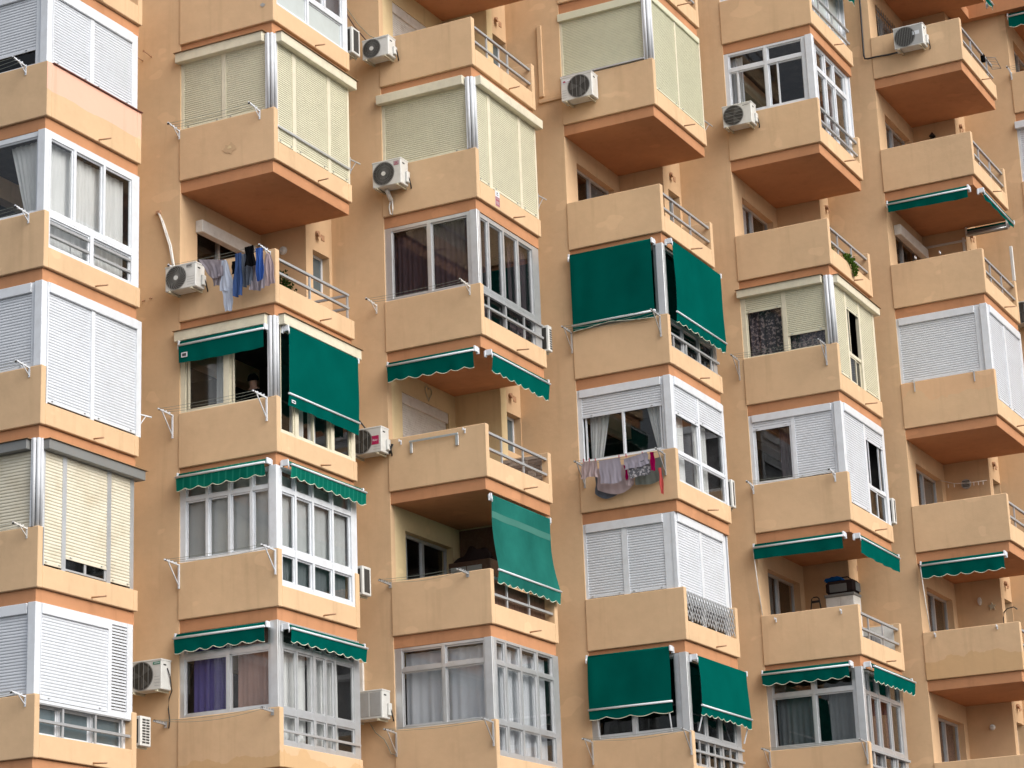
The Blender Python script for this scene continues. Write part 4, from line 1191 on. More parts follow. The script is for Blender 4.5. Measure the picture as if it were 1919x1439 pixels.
end_ac(1, 4, 'slotted white air conditioner at the end of the bottom left balcony')
end_ac(2, 4, 'boxy white air conditioner with dark coil at the end of the striped awning balcony', .64, 1.18, 'coil')
end_ac(2, 0, 'boxy air conditioner with dark coil near the top edge, second stack', .42, .98, 'coil')
end_ac(4, 4, 'air conditioner edge at the end of the hanging towels balcony', .36, .95, 'coil', dep=.16)
end_ac(5, 4, 'air conditioner edge at the end of the dark window balcony', .44, 1.0, 'coil', dep=.16)
end_ac(3, 2, 'slotted air conditioner at the end of the dark plum curtain balcony', .38, .92, dep=.16)

# ------------------------------------------------------------------ clothes lines
def arm(th, x, z, style, O, yw=-.032, mat='white', reach=.46):
    if style == 'tri':
        m = MB().box(x - .014, x + .014, yw - .028, yw, z - .42, z + .02)
        m.bar((x, yw - .014, z + .005), (x, yw - reach, z + .035), .024, .024).bar((x, yw - .02, z - .36), (x, yw - reach * .72, z + .008), .016, .016)
        a = th.part(m, 'arm', mat)
    elif style == 'simple':
        m = MB().bar((x, yw + .0, z), (x, yw - reach, z + .02), .03, .022).box(x - .03, x + .03, yw - .006, yw, z - .06, z + .05)
        a = th.part(m, 'arm', mat)
    else:                                         # small strut arm
        m = MB().bar((x, yw, z), (x, yw - reach * .8, z + .05), .022, .022).bar((x, yw, z - .13), (x, yw - reach * .4, z + .018), .012, .012).box(x - .018, x + .018, yw - .006, yw, z - .16, z + .03)
        a = th.part(m, 'arm', mat)
    for k in range(4):
        y = yw - reach * (.25 + .22 * k)
        if style == 'small': y = yw - reach * .8 * (.3 + .22 * k)
        th.part(MB().box(x - .018, x + .018, y - .008, y + .008, z + .012, z + .05), 'pulley', 'ac_dark' if k == 3 else mat, a)
def clothesline(c, f, xs, style, label, z=.97, mat='white', sag=.03, cords=3, reach=.46, pegs=()):
    O = OB(c, f)
    th = Th('clothesline', label, 'clothesline', O, (sum(xs) / len(xs), -.03, z - .4), 'clotheslines on the balcony parapets')
    for x in xs: arm(th, x, z, style, O, mat=mat, reach=reach)
    if len(xs) > 1:
        for k in range(cords):
            y = -.032 - reach * (.92 - .28 * k) * (.8 if style == 'small' else 1); s_ = sag * (.6 + .5 * k)
            P = [(xs[0] + (xs[1] - xs[0]) * i / 12, y, z + .04 - s_ * 4 * (i / 12) * (1 - i / 12)) for i in range(13)]
            th.part(MB().tube(P, .0038, 5), 'cord', 'wire')
    for x, y, zz in pegs:
        th.part(MB().box(x - .006, x + .006, y - .012, y + .012, zz - .03, zz + .035), 'peg', 'red_label')
    return th
clothesline(1, 0, (.0, 1.62), 'small', 'clothesline on the parapet in the upper left corner', z=1.0)
clothesline(1, 1, (.0, 1.75), 'small', 'clothesline under the left-facing curtained window at left edge', z=.98)
clothesline(1, 2, (.0, 1.84), 'small', 'clothesline on the parapet of the all-white shuttered balcony', z=.98)
clothesline(1, 3, (.0, 1.86), 'small', 'clothesline on the parapet of the yellowed shutter balcony', z=.98, mat='offwhite')
clothesline(1, 4, (.0, 1.90), 'small', 'clothesline on the parapet in the bottom left corner', z=.97)
clothesline(2, 1, (.0, 1.78), 'small', 'clothesline across the large cream shuttered balcony', z=.98)
clothesline(2, 2, (.02, 1.98), 'small', 'clothesline carrying the blue and black laundry', z=.94)
clothesline(2, 3, (-.12, 1.89), 'tri', 'white bracket clothesline in front of the short plain green awning', z=.98)
clothesline(2, 4, (.03, 2.04), 'tri', 'white bracket clothesline below the striped awning windows', z=.96)
clothesline(2, 5, (-.25, 1.95), 'simple', 'slack clothesline below the purple curtain', z=.93, mat='alu_dull', sag=.09, cords=2, reach=.36)
clothesline(3, 2, (-.18, 1.86), 'small', 'clothesline below the dark plum curtains', z=.96, mat='offwhite', reach=.5)
clothesline(3, 4, (-.02, 1.62), 'simple', 'slack three-cord clothesline beside the faded teal awning', z=.96, mat='alu_dull', sag=.05, reach=.42)
clothesline(3, 5, (.04, 2.04), 'tri', 'grey bracket clothesline below the lilac-white curtains at bottom centre', z=.94, mat='alu')
clothesline(4, 3, (-.02, 1.93), 'tri', 'bracket clothesline in front of the left long green awning', z=.96, mat='alu', sag=.05)
clothesline(4, 4, (.12, 1.86), 'tri', 'grey bracket clothesline carrying the towels', z=.90, mat='alu_dull', pegs=[(.30, -.43, .93), (.42, -.43, .92), (.55, -.43, .91), (1.06, -.43, .90), (1.18, -.36, .91), (1.5, -.3, .92)])
clothesline(4, 6, (.02, 2.06), 'tri', 'bracket clothesline under the half-lowered left awning at the bottom', z=.97, mat='alu', sag=.05)
clothesline(5, 3, (-.10, 1.84), 'tri', 'bracket clothesline below the floral curtains', z=.97, mat='alu')
clothesline(5, 4, (.03, 1.82), 'small', 'clothesline below the wide dark window, fifth stack', z=.98)
clothesline(5, 6, (.0, 2.04), 'tri', 'bracket clothesline below the slate curtains at bottom right', z=.98, mat='alu')
clothesline(7, 1, (.02, 1.8), 'small', 'clothesline cut off by the right picture edge', z=1.0)
# arms fixed to the far ends of balconies
for c, f, z, lab, rich in ((1, 2, .80, 'white drying arm reaching out from the all-white shuttered balcony end', .42), (2, 1, .92, 'grey drying arm at the far end of the large cream shuttered balcony', .40),
                     (3, 1, .92, 'grey drying arm at the far end of the red sticker balcony', .40), (4, 1, .62, 'grey drying arm at the far end of the greenish shuttered balcony', .5)):
    th = Th('clothes_dryer', lab, 'clothes dryer', OB(c, f), (LA - .05, LB, z - .3))
    mt = 'white' if c == 1 else 'alu'
    th.part(MB().box(LA - .065, LA - .035, LB, LB + .02, z - .30, z + .04), 'plate', mt)
    th.part(MB().bar((LA - .05, LB + .02, z), (LA - .05, LB + rich, z + .03), .024), 'arm', mt)
    th.part(MB().bar((LA - .05, LB + .02, z - .26), (LA - .05, LB + rich * .6, z + .01), .014), 'strut', mt)

# hooks and bars screwed to parapets
def hook(c, f, x, z, label, mat='white', h=.06):
    th = MB().box(x - .012, x + .012, -.045, -.031, z - h, z + .03).bar((x, -.045, z), (x, -.12, z + .015), .016).bar((x, -.115, z - .02), (x, -.115, z + .035), .012)
    return solid(th, 'line_hook', mat, label, 'hook', OB(c, f), (x, -.03, z - h), 'small line hooks on parapets')
hook(3, 3, .29, .92, 'small white hook to the left above the grey wall bar'); hook(3, 3, 1.66, .93, 'small white hook to the right above the grey wall bar')
hook(5, 5, .33, .90, 'left white hook on the parapet of the cabinet balcony'); hook(5, 5, 1.73, .91, 'right white hook on the parapet of the cabinet balcony')
hook(6, 6, .28, .94, 'left white hook on the star ornament balcony'); hook(6, 6, 1.62, .95, 'right white hook on the star ornament balcony')
hook(6, 4, .31, .98, 'left grey hook below the white shutter near the right edge', 'alu', .20); hook(6, 4, 1.65, .99, 'right grey hook below the white shutter near the right edge', 'alu', .20)
hook(6, 3, .60, 1.05, 'left white clip standing on the parapet under the rolled awnings', 'white', .02); hook(6, 3, 1.16, 1.06, 'right white clip standing on the parapet under the rolled awnings', 'white', .02)
th = Th('wall_bar', 'grey angled bar screwed to the front of an open balcony parapet', 'bar', OB(3, 3), (1.0, -.03, .65))
th.part(MB().cbox(.48, 1.53, -.075, -.055, .86, .90, .004), 'crossbar', 'alu'); th.part(MB().cbox(.485, .54, -.056, -.031, .66, .862, .004), 'upright', 'alu'); th.part(MB().cbox(1.46, 1.525, -.056, -.031, .66, .862, .004), 'upright', 'alu')

# ------------------------------------------------------------------ laundry
def cloth(name, cat, label, c, f, y, top, bot, mat, group, wav=.015, folds=5, curve=0.0, skew=0.0):
    """hanging cloth: top = (x0, x1, z), bot = (x0, x1, z)"""
    O = OB(c, f); r = random.Random(hash(label) & 0xfff if False else sum(map(ord, label)))
    ph = [r.uniform(0, 6.28) for _ in range(4)]
    def fn(u, v):
        x = top[0] + (top[1] - top[0]) * u + ((bot[0] - top[0]) * (1 - u) + (bot[1] - top[1]) * u) * v ** .8
        z = top[2] + (bot[2] - top[2]) * v - curve * v * (1 - (2 * u - 1) ** 2) + skew * u * (1 - v * .3) + .012 * math.sin(7 * u + ph[2]) * v
        yy = y + wav * (.55 * math.sin(2 * math.pi * folds * .53 * u + ph[0] + 2 * v) + .30 * math.sin(2 * math.pi * folds * 1.19 * u + ph[1] - 3 * v) + .35 * math.sin(5.3 * u + 4.1 * v + ph[2])) * (.30 + .70 * v) + .01 * math.sin(3 * v + ph[1] + 4 * u) - .02 * (1 - v) ** 4
        x += .008 * math.sin(9 * v + ph[3]) * (1 if u > .5 else -1)
        return (x, yy, z)
    b = ((top[0] + top[1]) / 2, y, min(top[2], bot[2]))
    return solid(MB().grid(fn, 26, 18), name, mat, label, cat, O, b, group)
G2, G4 = 'laundry on the open balcony', 'laundry below the half-raised shutters'
cloth('shirt', 'shirt', 'mauve-grey garment bunched at the left end of the laundry line', 2, 2, -.30, (.64, 1.18, .98), (.82, 1.16, .66), 'c_mauve', G2, .045, 4, .06, -.10)
cloth('shirt', 'shirt', 'trailing tail of mauve-grey cloth next to the pale blue shirt', 2, 2, -.26, (.86, 1.17, .82), (.90, 1.10, .46), 'c_mauve', G2, .04, 4, .03)
cloth('shirt', 'shirt', 'long pale blue shirt hanging lowest on the laundry line', 2, 2, -.32, (1.15, 1.24, .86), (1.10, 1.40, .28), 'c_paleblue', G2, .035, 3)
cloth('shirt', 'sleeve', 'pale blue sleeve below the long pale blue shirt', 2, 2, -.30, (1.14, 1.36, .32), (1.18, 1.35, -.10), 'c_paleblue', G2, .03, 3)
cloth('trousers', 'trousers', 'navy trouser leg hanging beside the pale blue shirt', 2, 2, -.34, (1.44, 1.58, .92), (1.40, 1.58, .12), 'c_navy', G2, .04, 3)
cloth('shirt', 'shirt', 'slate-blue shirt bunched in the middle of the laundry', 2, 2, -.27, (1.46, 1.80, .92), (1.54, 1.76, .30), 'c_slate', G2, .05, 5)
cloth('sock', 'sock', 'small black garment left of the navy trousers', 2, 2, -.31, (1.35, 1.47, .80), (1.34, 1.46, .56), 'c_black', G2, .02, 1)
cloth('shirt', 'shirt', 'black garment standing highest on the laundry line', 2, 2, -.42, (1.70, 1.90, .98), (1.70, 1.91, .60), 'c_black', G2, .03, 3)
cloth('trousers', 'trousers', 'pale mauve trousers below the black garment', 2, 2, -.25, (1.70, 2.0, .74), (1.70, 2.0, .20), 'c_mauve', G2, .045, 5)
cloth('shirt', 'shirt', 'bright blue shirt near the right end of the laundry', 2, 2, -.37, (1.92, 2.03, .92), (1.89, 2.09, .32), 'c_blue', G2, .04, 3)
cloth('shirt', 'shirt', 'pale pink skirt at the right end of the laundry', 2, 2, -.22, (2.0, 2.12, .84), (1.96, 2.22, .26), 'c_pinkish', G2, .035, 5)
cloth('sheet', 'sheet', 'slate sheet hanging lowest behind the towels', 4, 4, -.12, (.40, 1.0, .70), (.38, .98, .30), 'c_slate', G4, .015, 3, .12)
cloth('sheet', 'sheet', 'pale pink sheet with curved hem behind the towels', 4, 4, -.20, (.46, 1.26, .78), (.47, 1.24, .36), 'c_pinkish', G4, .012, 4, .14)
cloth('sheet', 'sheet', 'grey-green sheet behind the floral towel', 4, 4, -.14, (1.24, 1.84, .78), (1.26, 1.84, .34), 'c_olive', G4, .012, 4, .02, .05)
cloth('shirt', 'shirt', 'pale pink pleated shirt at the left end of the towels', 4, 4, -.42, (.28, .60, .90), (.20, .58, .58), 'c_pinkish', G4, .03, 5, .0, -.02)
cloth('towel', 'towel', 'large lilac towel with a band in the middle of the line', 4, 4, -.40, (.61, 1.09, .88), (.62, 1.08, .42), 'c_lilac', G4, .012, 5, .03)
cloth('towel', 'towel', 'pale lilac towel hanging above the floral one', 4, 4, -.37, (1.14, 1.64, .84), (1.15, 1.66, .62), 'c_lilac', G4, .014, 6, 0, .07)
cloth('towel', 'towel', 'grey towel with white flowers', 4, 4, -.34, (1.20, 1.66, .72), (1.22, 1.67, .46), 'c_floral', G4, .010, 3, .02, .05)
cloth('shirt', 'cloth', 'bright magenta cloth at the right of the towels', 4, 4, -.38, (1.70, 1.79, .89), (1.69, 1.80, .52), 'c_magenta', G4, .012, 2)
cloth('shirt', 'cloth', 'coral strip hanging lowest at the right of the towels', 4, 4, -.20, (1.78, 1.84, .60), (1.80, 1.88, .08), 'c_coral', G4, .015, 2)
cloth('sock', 'sock', 'maroon cloth between the two lilac towels', 4, 4, -.30, (1.10, 1.18, .74), (1.12, 1.17, .44), 'c_magenta', G4, .012, 1)
cloth('shirt', 'cloth', 'narrow pink-grey cloth dangling right of the large lilac towel', 4, 4, -.28, (1.12, 1.26, .62), (1.13, 1.24, .34), 'c_pinkish', G4, .015, 2)

# ------------------------------------------------------------------ plants
def leaves(th, C, rx, ry, rz, n, mat, size=.05, seed=1, name='foliage'):
    r = random.Random(seed); m = MB()
    for i in range(n):
        while True:
            p = Vector((r.uniform(-1, 1), r.uniform(-1, 1), r.uniform(-1, 1)))
            if .25 < p.length < 1: break
        p = Vector((C[0] + p.x * rx, C[1] + p.y * ry, C[2] + p.z * rz))
        d = Vector((r.uniform(-1, 1), r.uniform(-1, 1), r.uniform(-.9, .6))).normalized(); s_ = size * r.uniform(.6, 1.3)
        q = d.cross(Vector((r.uniform(-1, 1), r.uniform(-1, 1), r.uniform(-1, 1)))).normalized() * s_ * .38
        m.poly([p, p + d * s_ * .5 + q, p + d * s_, p + d * s_ * .5 - q])
    return th.part(m, name, mat)
th = Th('potted_plant', 'leafy green potted plant behind the railing of the laundry balcony', 'plant', OB(2, 2), (1.80, .62, 0))
th.part(MB().tube([(1.80, .62, .0), (1.80, .62, .26)], [.11, .15], 14), 'pot', 'pot')
for k in range(5): th.part(MB().tube([(1.80, .62, .2), (1.80 + .05 * math.cos(k * 1.3), .62 + .08 * math.sin(k * 1.3), .45), (1.80 + .1 * math.cos(k * 1.3), .62 + .2 * math.sin(k * 1.3), .7)], .007, 5), 'stem', 'wood')
leaves(th, (1.80, .66, .56), .16, .34, .27, 520, 'leaf', .062, 3)
th = Th('trailing_plant', 'bright green plant trailing over the railing in the fifth stack', 'plant', OB(5, 2), (LA, 1.2, .37))
for k in range(4): th.part(MB().tube([(LA - .12, .95 + .12 * k, .37), (LA - .03, .98 + .12 * k, .56), (LA + .03, 1.05 + .14 * k, .42), (LA + .05, 1.12 + .13 * k, .20 + .05 * k)], .006, 5), 'stem', 'leaf')
leaves(th, (LA - .02, 1.25, .44), .09, .28, .14, 240, 'leaf2', .06, 5); leaves(th, (LA + .05, 1.42, .27), .06, .13, .16, 160, 'leaf2', .06, 6)
th = Th('trailing_plant', 'green leaves showing through the railing, fifth stack corner', 'plant', OB(5, 2), (LA - .15, .4, 0))
th.part(MB().tube([(LA - .22, .42, 0), (LA - .22, .42, .25)], [.09, .12], 12), 'pot', 'pot'); leaves(th, (LA - .2, .45, .48), .12, .2, .2, 200, 'leaf2', .05, 8)

# ------------------------------------------------------------------ person at the open window
vs = [(1.08, .86, .92), (1.08, .84, 1.12), (1.08, .82, 1.32), (1.08, .80, 1.44), (1.08, .78, 1.53), (1.08, .76, 1.62), (1.08, .75, 1.70),
      (.90, .81, 1.40), (.84, .76, 1.14), (.90, .58, 1.02), (1.26, .81, 1.40), (1.32, .76, 1.14), (1.26, .58, 1.02),
      (.98, .86, .86), (.97, .86, .46), (.97, .88, .05), (1.18, .86, .86), (1.19, .86, .46), (1.19, .88, .05), (.97, .76, .03), (1.19, .76, .03)]
es = [(0, 1), (1, 2), (2, 3), (3, 4), (4, 5), (5, 6), (3, 7), (7, 8), (8, 9), (3, 10), (10, 11), (11, 12), (0, 13), (13, 14), (14, 15), (0, 16), (16, 17), (17, 18), (15, 19), (18, 20)]
rad = [(.15, .11), (.14, .10), (.16, .11), (.10, .08), (.055, .055), (.085, .095), (.075, .085), (.065, .065), (.048, .048), (.035, .035), (.065, .065), (.048, .048), (.035, .035),
       (.09, .09), (.06, .06), (.045, .045), (.09, .09), (.06, .06), (.045, .045), (.035, .035), (.035, .035)]
me = bpy.data.meshes.new('person'); PB = Vector((1.08, .86, 0))
me.from_pydata([tuple(Vector(v) - PB) for v in vs], es, [])
po_ = bpy.data.objects.new('person', me); COLL.objects.link(po_)
po_.modifiers.new('skin', 'SKIN'); sv = me.skin_vertices[0].data
for i, q in enumerate(rad): sv[i].radius = q
sv[0].use_root = True
po_.modifiers.new('sub', 'SUBSURF').levels = 2; po_.modifiers['sub'].render_levels = 2
bpy.context.view_layer.update()
me2 = bpy.data.meshes.new_from_object(po_.evaluated_get(bpy.context.evaluated_depsgraph_get()))
po_.modifiers.clear(); po_.data = me2; me2.name = 'person'
me2.materials.clear(); me2.materials.append(M['c_black']); me2.materials.append(M['skin'])
for p_ in me2.polygons:
    p_.use_smooth = True
    zc = p_.center.z
    p_.material_index = 1 if zc > 1.47 or (zc < 1.12 and abs(p_.center.x) > .13 and zc > .95) else 0
po_.location = OB(2, 3) + PB
po_['label'] = 'person in black with dark hair standing inside the dark open window'; po_['category'] = 'person'
hm = MB()
def hair(u, v):
    a = 2 * math.pi * u; b_ = math.pi * (.02 + .62 * v)
    back = .5 + .5 * math.sin(a)
    b_ *= 1.0 - .25 * back
    return (1.08 + .098 * math.sin(b_) * math.cos(a) - PB.x, .765 + .112 * math.sin(b_) * math.sin(a) - PB.y, 1.66 + .115 * math.cos(b_))
hm.grid(hair, 24, 10)
ho = bpy.data.objects.new('hair', hm.mesh('hair', 'c_black')); COLL.objects.link(ho); ho.parent = po_

# ------------------------------------------------------------------ clutter on open balconies
def wall_lamp(c, f, x, z, label, mat='offwhite', r=.08):
    th = Th('wall_lamp', label, 'wall lamp', OB(c, f), (x, LB, z))
    th.part(MB().tube([(x, LB - .001, z), (x, LB - .03, z)], r, 18), 'base', mat)
    th.part(MB().tube([(x, LB - .03, z), (x, LB - .055, z), (x, LB - .075, z)], [r * .88, r * .8, r * .45], 18), 'globe', 'cur_white')
wall_lamp(2, 2, .52, 2.09, 'round wall lamp behind the laundry balcony', r=.085)
wall_lamp(6, 7, .56, 2.00, 'round wall lamp in the bottom right recess', r=.065)
o = MB().tube([(.54, LB - .001, 2.05), (.54, LB - .05, 2.05)], [.045, .04], 10)
o.v = [(x, y, (z - 2.05) * 2.2 + 2.05) for x, y, z in o.v]
solid(o, 'wall_lamp', 'offwhite', 'oval wall lamp left of the star ornament', 'wall lamp', OB(6, 6), (.54, LB, 2.0))
m = MB(); P = []
for k in range(10):
    a = math.pi / 2 + k * math.pi / 5; r_ = .10 if k % 2 == 0 else .045
    P.append((.81 + r_ * math.cos(a), 1.90 + r_ * math.sin(a)))
m.poly([(x, LB - .025, z) for x, z in P])
for (xa, za), (xb, zb2) in zip(P, P[1:] + P[:1]): m.poly([(xa, LB - .025, za), (xb, LB - .025, zb2), (xb, LB - .002, zb2), (xa, LB - .002, za)])
solid(m, 'star_ornament', 'bracket', 'tan star ornament on the recess wall near the right edge', 'ornament', OB(6, 6), (.81, LB, 1.9))
m = MB(); P = []
for k in range(24):
    a = 2 * math.pi * k / 24
    P.append((1.60 + .011 * 16 * math.sin(a) ** 3 * .75, 2.32 + .010 * (13 * math.cos(a) - 5 * math.cos(2 * a) - 2 * math.cos(3 * a) - math.cos(4 * a))))
for (ya, za), (yb, zb2) in zip(P, P[1:] + P[:1]): m.bar((.012, ya, za), (.012, yb, zb2), .012, .02)
solid(m, 'heart_ornament', 'bracket', 'thin heart-shaped ornament on the cream recess wall', 'ornament', OB(3, 3), (.01, 1.6, 2.2))
th = Th('vent_fan', 'round grey vent on the recess wall behind a pegged cord', 'vent', OB(6, 5), (.49, LB, 1.9))
th.part(MB().tube([(.49, LB - .001, 1.99), (.49, LB - .05, 1.99)], .11, 20), 'housing', 'ac_grey')
for k in range(5): th.part(MB().box(.41, .57, LB - .056, LB - .0505, 1.925 + k * .03, 1.94 + k * .03), 'louvre', 'ac_dark')
th = Th('clothesline', 'pegged cord strung across the recess with round vent', 'clothesline', OB(6, 5), (.5, 2.3, 1.9))
th.part(MB().tube([(.02, 2.3, 2.06), (.3, 2.4, 1.97), (.6, 2.5, 1.96), (.98, 2.66, 2.0)], .006, 5), 'cord', 'offwhite')
for x in (.15, .28, .7, .8, .9): th.part(MB().box(x - .008, x + .008, 2.38 + x * .25, 2.40 + x * .25, 1.90, 1.98), 'peg', 'offwhite')
th = Th('lantern', 'small black lantern on the recess wall, sixth stack', 'lantern', OB(6, 2), (.5, LB, 1.95))
th.part(MB().box(.47, .53, LB - .03, LB - .001, 2.0, 2.2), 'plate', 'black'); th.part(MB().bar((.5, LB - .02, 2.02), (.5, LB - .14, 2.02), .018), 'arm', 'black')
th.part(MB().tube([(.5, LB - .14, 2.03), (.5, LB - .14, 2.14)], [.045, .06], 6), 'glass', 'glass_dark'); th.part(MB().tube([(.5, LB - .14, 2.14), (.5, LB - .14, 2.18), (.5, LB - .14, 2.25)], [.085, .06, .008], 6), 'cap', 'black')
# cabinet balcony
O = OB(5, 5)
th = Th('cabinet', 'pale two-door cabinet with dark top at the back of an open balcony', 'cabinet', O, (1.05, 2.1, 0))
th.part(MB().cbox(.74, 1.37, 1.92, 2.34, 0, 1.60, .008), 'body', 'offwhite'); th.part(MB().cbox(.72, 1.39, 1.89, 2.36, 1.602, 1.66, .01), 'top', 'grey_box')
for a, b in ((.75, 1.05), (1.06, 1.36)):
    d_ = th.part(MB().cbox(a, b, 1.902, 1.918, .06, 1.585, .006), 'door', 'offwhite'); th.part(MB().box(b - .04 if a < 1 else a + .03, b - .03 if a < 1 else a + .04, 1.89, 1.902, .9, 1.02), 'handle', 'grey_box', d_)
th = Th('carry_bag', 'dark soft pet carrier with mesh windows on top of the pale cabinet', 'bag', O, (1.05, 2.1, 1.662))
th.part(MB().cbox(.74, 1.40, 1.93, 2.33, 1.663, 1.95, .06), 'body', 'bagdark'); th.part(MB().cbox(.84, 1.22, 1.922, 1.932, 1.70, 1.87, .02), 'mesh_window', 'mesh_grey'); th.part(MB().cbox(1.40, 1.408, 1.98, 2.28, 1.70, 1.88, .003), 'mesh_window', 'mesh_grey')
th.part(MB().tube([(.9, 2.1, 1.95), (1.0, 2.1, 2.03), (1.2, 2.1, 2.03), (1.3, 2.1, 1.95)], .014, 6), 'handle', 'bagdark')
m = MB().grid(lambda u, v: (.72 + .40 * u + .02 * math.sin(9 * v), 1.95 + .3 * v, 1.96 + .10 * math.sin(math.pi * u) ** .5 * math.sin(math.pi * min(1, v + .15)) ** .5 + .008 * math.sin(17 * u + 11 * v)), 16, 10)
m.cbox(.72, 1.10, 1.96, 2.24, 1.955, 2.03, .03)
solid(m, 'blue_bag', 'bagblue', 'blue plastic bag lying on top of the dark pet carrier', 'bag', O, (.9, 2.1, 1.955))
th = Th('folding_chair', 'black folding chair back peeking over the cabinet balcony parapet', 'chair', O, (.52, 1.95, 0))
m = MB().tube([(.40, 1.9, .02), (.40, 1.93, 1.40), (.43, 1.93, 1.62), (.47, 1.93, 1.65), (.55, 1.93, 1.65), (.59, 1.93, 1.62), (.62, 1.93, 1.40), (.62, 1.9, .02)], .014, 8)
th.part(m, 'frame', 'black'); th.part(MB().cbox(.42, .60, 1.92, 1.945, 1.53, 1.58, .008), 'backrest', 'black'); th.part(MB().cbox(.40, .62, 1.55, 1.9, .44, .47, .01), 'seat', 'black')
for x in (.41, .61): th.part(MB().bar((x, 1.58, .02), (x, 1.88, .46), .02), 'leg', 'black')
th = Th('fan', 'black round table fan behind the railing of the cabinet balcony', 'fan', O, (LA - .25, .42, 0))
th.part(MB().tube([(LA - .25, .42, 0), (LA - .25, .42, .03)], .12, 16), 'base', 'black'); th.part(MB().tube([(LA - .25, .42, .03), (LA - .25, .42, .60)], .015, 8), 'stem', 'black')
m = MB().disc((LA - .25, .42, .74), .13, 'x', 24, r0=.06).disc((LA - .25, .42, .74), .13, 'x', 24, r0=.06, off=.05)
for k in range(24):
    a, b = 2 * math.pi * k / 24, 2 * math.pi * (k + 1) / 24
    for rr_ in (.13, .06): m.poly([(LA - .25, .42 + rr_ * math.cos(a), .74 + rr_ * math.sin(a)), (LA - .25, .42 + rr_ * math.cos(b), .74 + rr_ * math.sin(b)), (LA - .2, .42 + rr_ * math.cos(b), .74 + rr_ * math.sin(b)), (LA - .2, .42 + rr_ * math.cos(a), .74 + rr_ * math.sin(a))])
th.part(m, 'ring', 'black')
solid(MB().cbox(1.4, 1.85, 1.5, 2.0, 0, .62, .02).cbox(1.42, 1.83, 1.48, 1.5, .05, .58, .01), 'storage_box', 'mesh_grey', 'grey storage box behind the railing of the cabinet balcony', 'box', O, (1.6, 1.7, 0))
# cluttered balcony behind the faded awning
O = OB(3, 4)
th = Th('cabinet', 'dark sideboard with two pale doors in the shade of the faded awning', 'cabinet', O, (.5, 2.4, 0))
th.part(MB().cbox(.06, .98, 2.12, 2.68, 0, 1.72, .01), 'body', 'wood')
for a, b in ((.12, .45), (.47, .80)): th.part(MB().cbox(a, b, 2.10, 2.118, .1, 1.62, .006), 'door', 'ac_grey')
m = MB().grid(lambda u, v: (.12 + .8 * u, 2.2 + .4 * v + .03 * math.sin(9 * u), 1.74 + (.30 * math.sin(math.pi * u) ** .7 + .05 * math.sin(13 * u + 7 * v)) * math.sin(math.pi * v) ** .6), 26, 14)
solid(m, 'cloth_heap', 'bagdark', 'dark heap of cloth piled on the shaded sideboard', 'cloth', O, (.5, 2.4, 1.72))
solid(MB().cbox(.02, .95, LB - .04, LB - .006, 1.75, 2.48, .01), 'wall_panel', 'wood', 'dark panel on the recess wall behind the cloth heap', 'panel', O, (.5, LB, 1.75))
m = MB()
for k in range(11): m.box(LA - .175, LA - .165, .14 + k * .215, .34 + k * .215, .0, .84)
th = Th('reed_screen', 'dark brown wooden screen behind the railing under the faded awning', 'screen', O, (LA - .17, 1.3, 0))
for k in range(11): th.part(MB().cbox(LA - .178, LA - .162, .13 + k * .215, .34 + k * .215, .0, .84, .003), 'board', 'wood')
curtain(3, 4, 'L', 0, .01, 0, .01, 'cur_white', 'x') if False else None
def door_curtain(c, f, y0, y1, mat, label):
    m = MB().grid(lambda u, v: (-.22 + .018 * math.sin(u * (y1 - y0) * 60), y0 + (y1 - y0) * u, 2.05 - 2.0 * v), 24, 6)
    return solid(m, 'curtain', mat, label, 'curtain', OB(c, f), (-.22, (y0 + y1) / 2, .05))
door_curtain(3, 4, .62, .98, 'cur_grey', 'beige curtain in the recess door beside the faded teal awning')
door_curtain(4, 2, 1.5, 2.36, 'cur_slate', 'grey curtain in the recess door of the plain open balcony')
door_curtain(5, 2, .62, 1.3, 'cur_lilac', 'pale curtain in the recess door above the trailing plant')
door_curtain(5, 5, .62, 1.35, 'cur_slate', 'dark curtain in the recess door of the cabinet balcony')
door_curtain(6, 2, .62, 2.3, 'cur_slate', 'grey curtain in the recess door by the lantern')
door_curtain(6, 5, 1.5, 2.36, 'cur_slate', 'grey curtain in the recess door by the round vent')
door_curtain(6, 6, .62, 1.4, 'cur_dark', 'dark curtain in the recess door left of the star ornament')
door_curtain(6, 7, .62, 2.36, 'cur_dark', 'brown curtain in the bottom right recess door')
# stone cladding inside the far return of the grey-bar balcony
O = OB(3, 3); r = random.Random(5)
th = Th('stone_cladding', 'mixed brown stone tiles lining the far end of the grey wall bar balcony', 'cladding', O, (1.5, LB - .13, 0))
z = .0
for row in range(14):
    x = SX + .01 + r.uniform(-.1, 0)
    while x < LA - .14:
        w_ = r.uniform(.12, .28); a, b = max(x, SX + .01), min(x + w_, LA - .137)
        if b - a > .02: th.part(MB().cbox(a, b - .004, LB - .131 - r.uniform(.008, .026), LB - .1305, z, z + .066, .003), 'tile', 'stone_a' if r.random() < .55 else 'stone_b')
        x += w_
    z += .070
# window grille of the black pipe balcony
th = Th('window_grille', 'wrought iron grille with curled bars over the recess door, top right', 'grille', OB(6, 1), (.03, 1.5, 0))
for k in range(12):
    y = .60 + k * .16
    th.part(MB().tube([(.03, y, .02), (.03, y, .9), (.03, y + .03, 1.2), (.03, y - .03, 1.5), (.03, y, 1.8), (.03, y, 2.08)], .009, 5), 'bar', 'ac_grille')
for z in (.3, 1.1, 1.95): th.part(MB().box(.015, .04, .56, 2.42, z - .01, z + .01), 'rail', 'ac_grille')
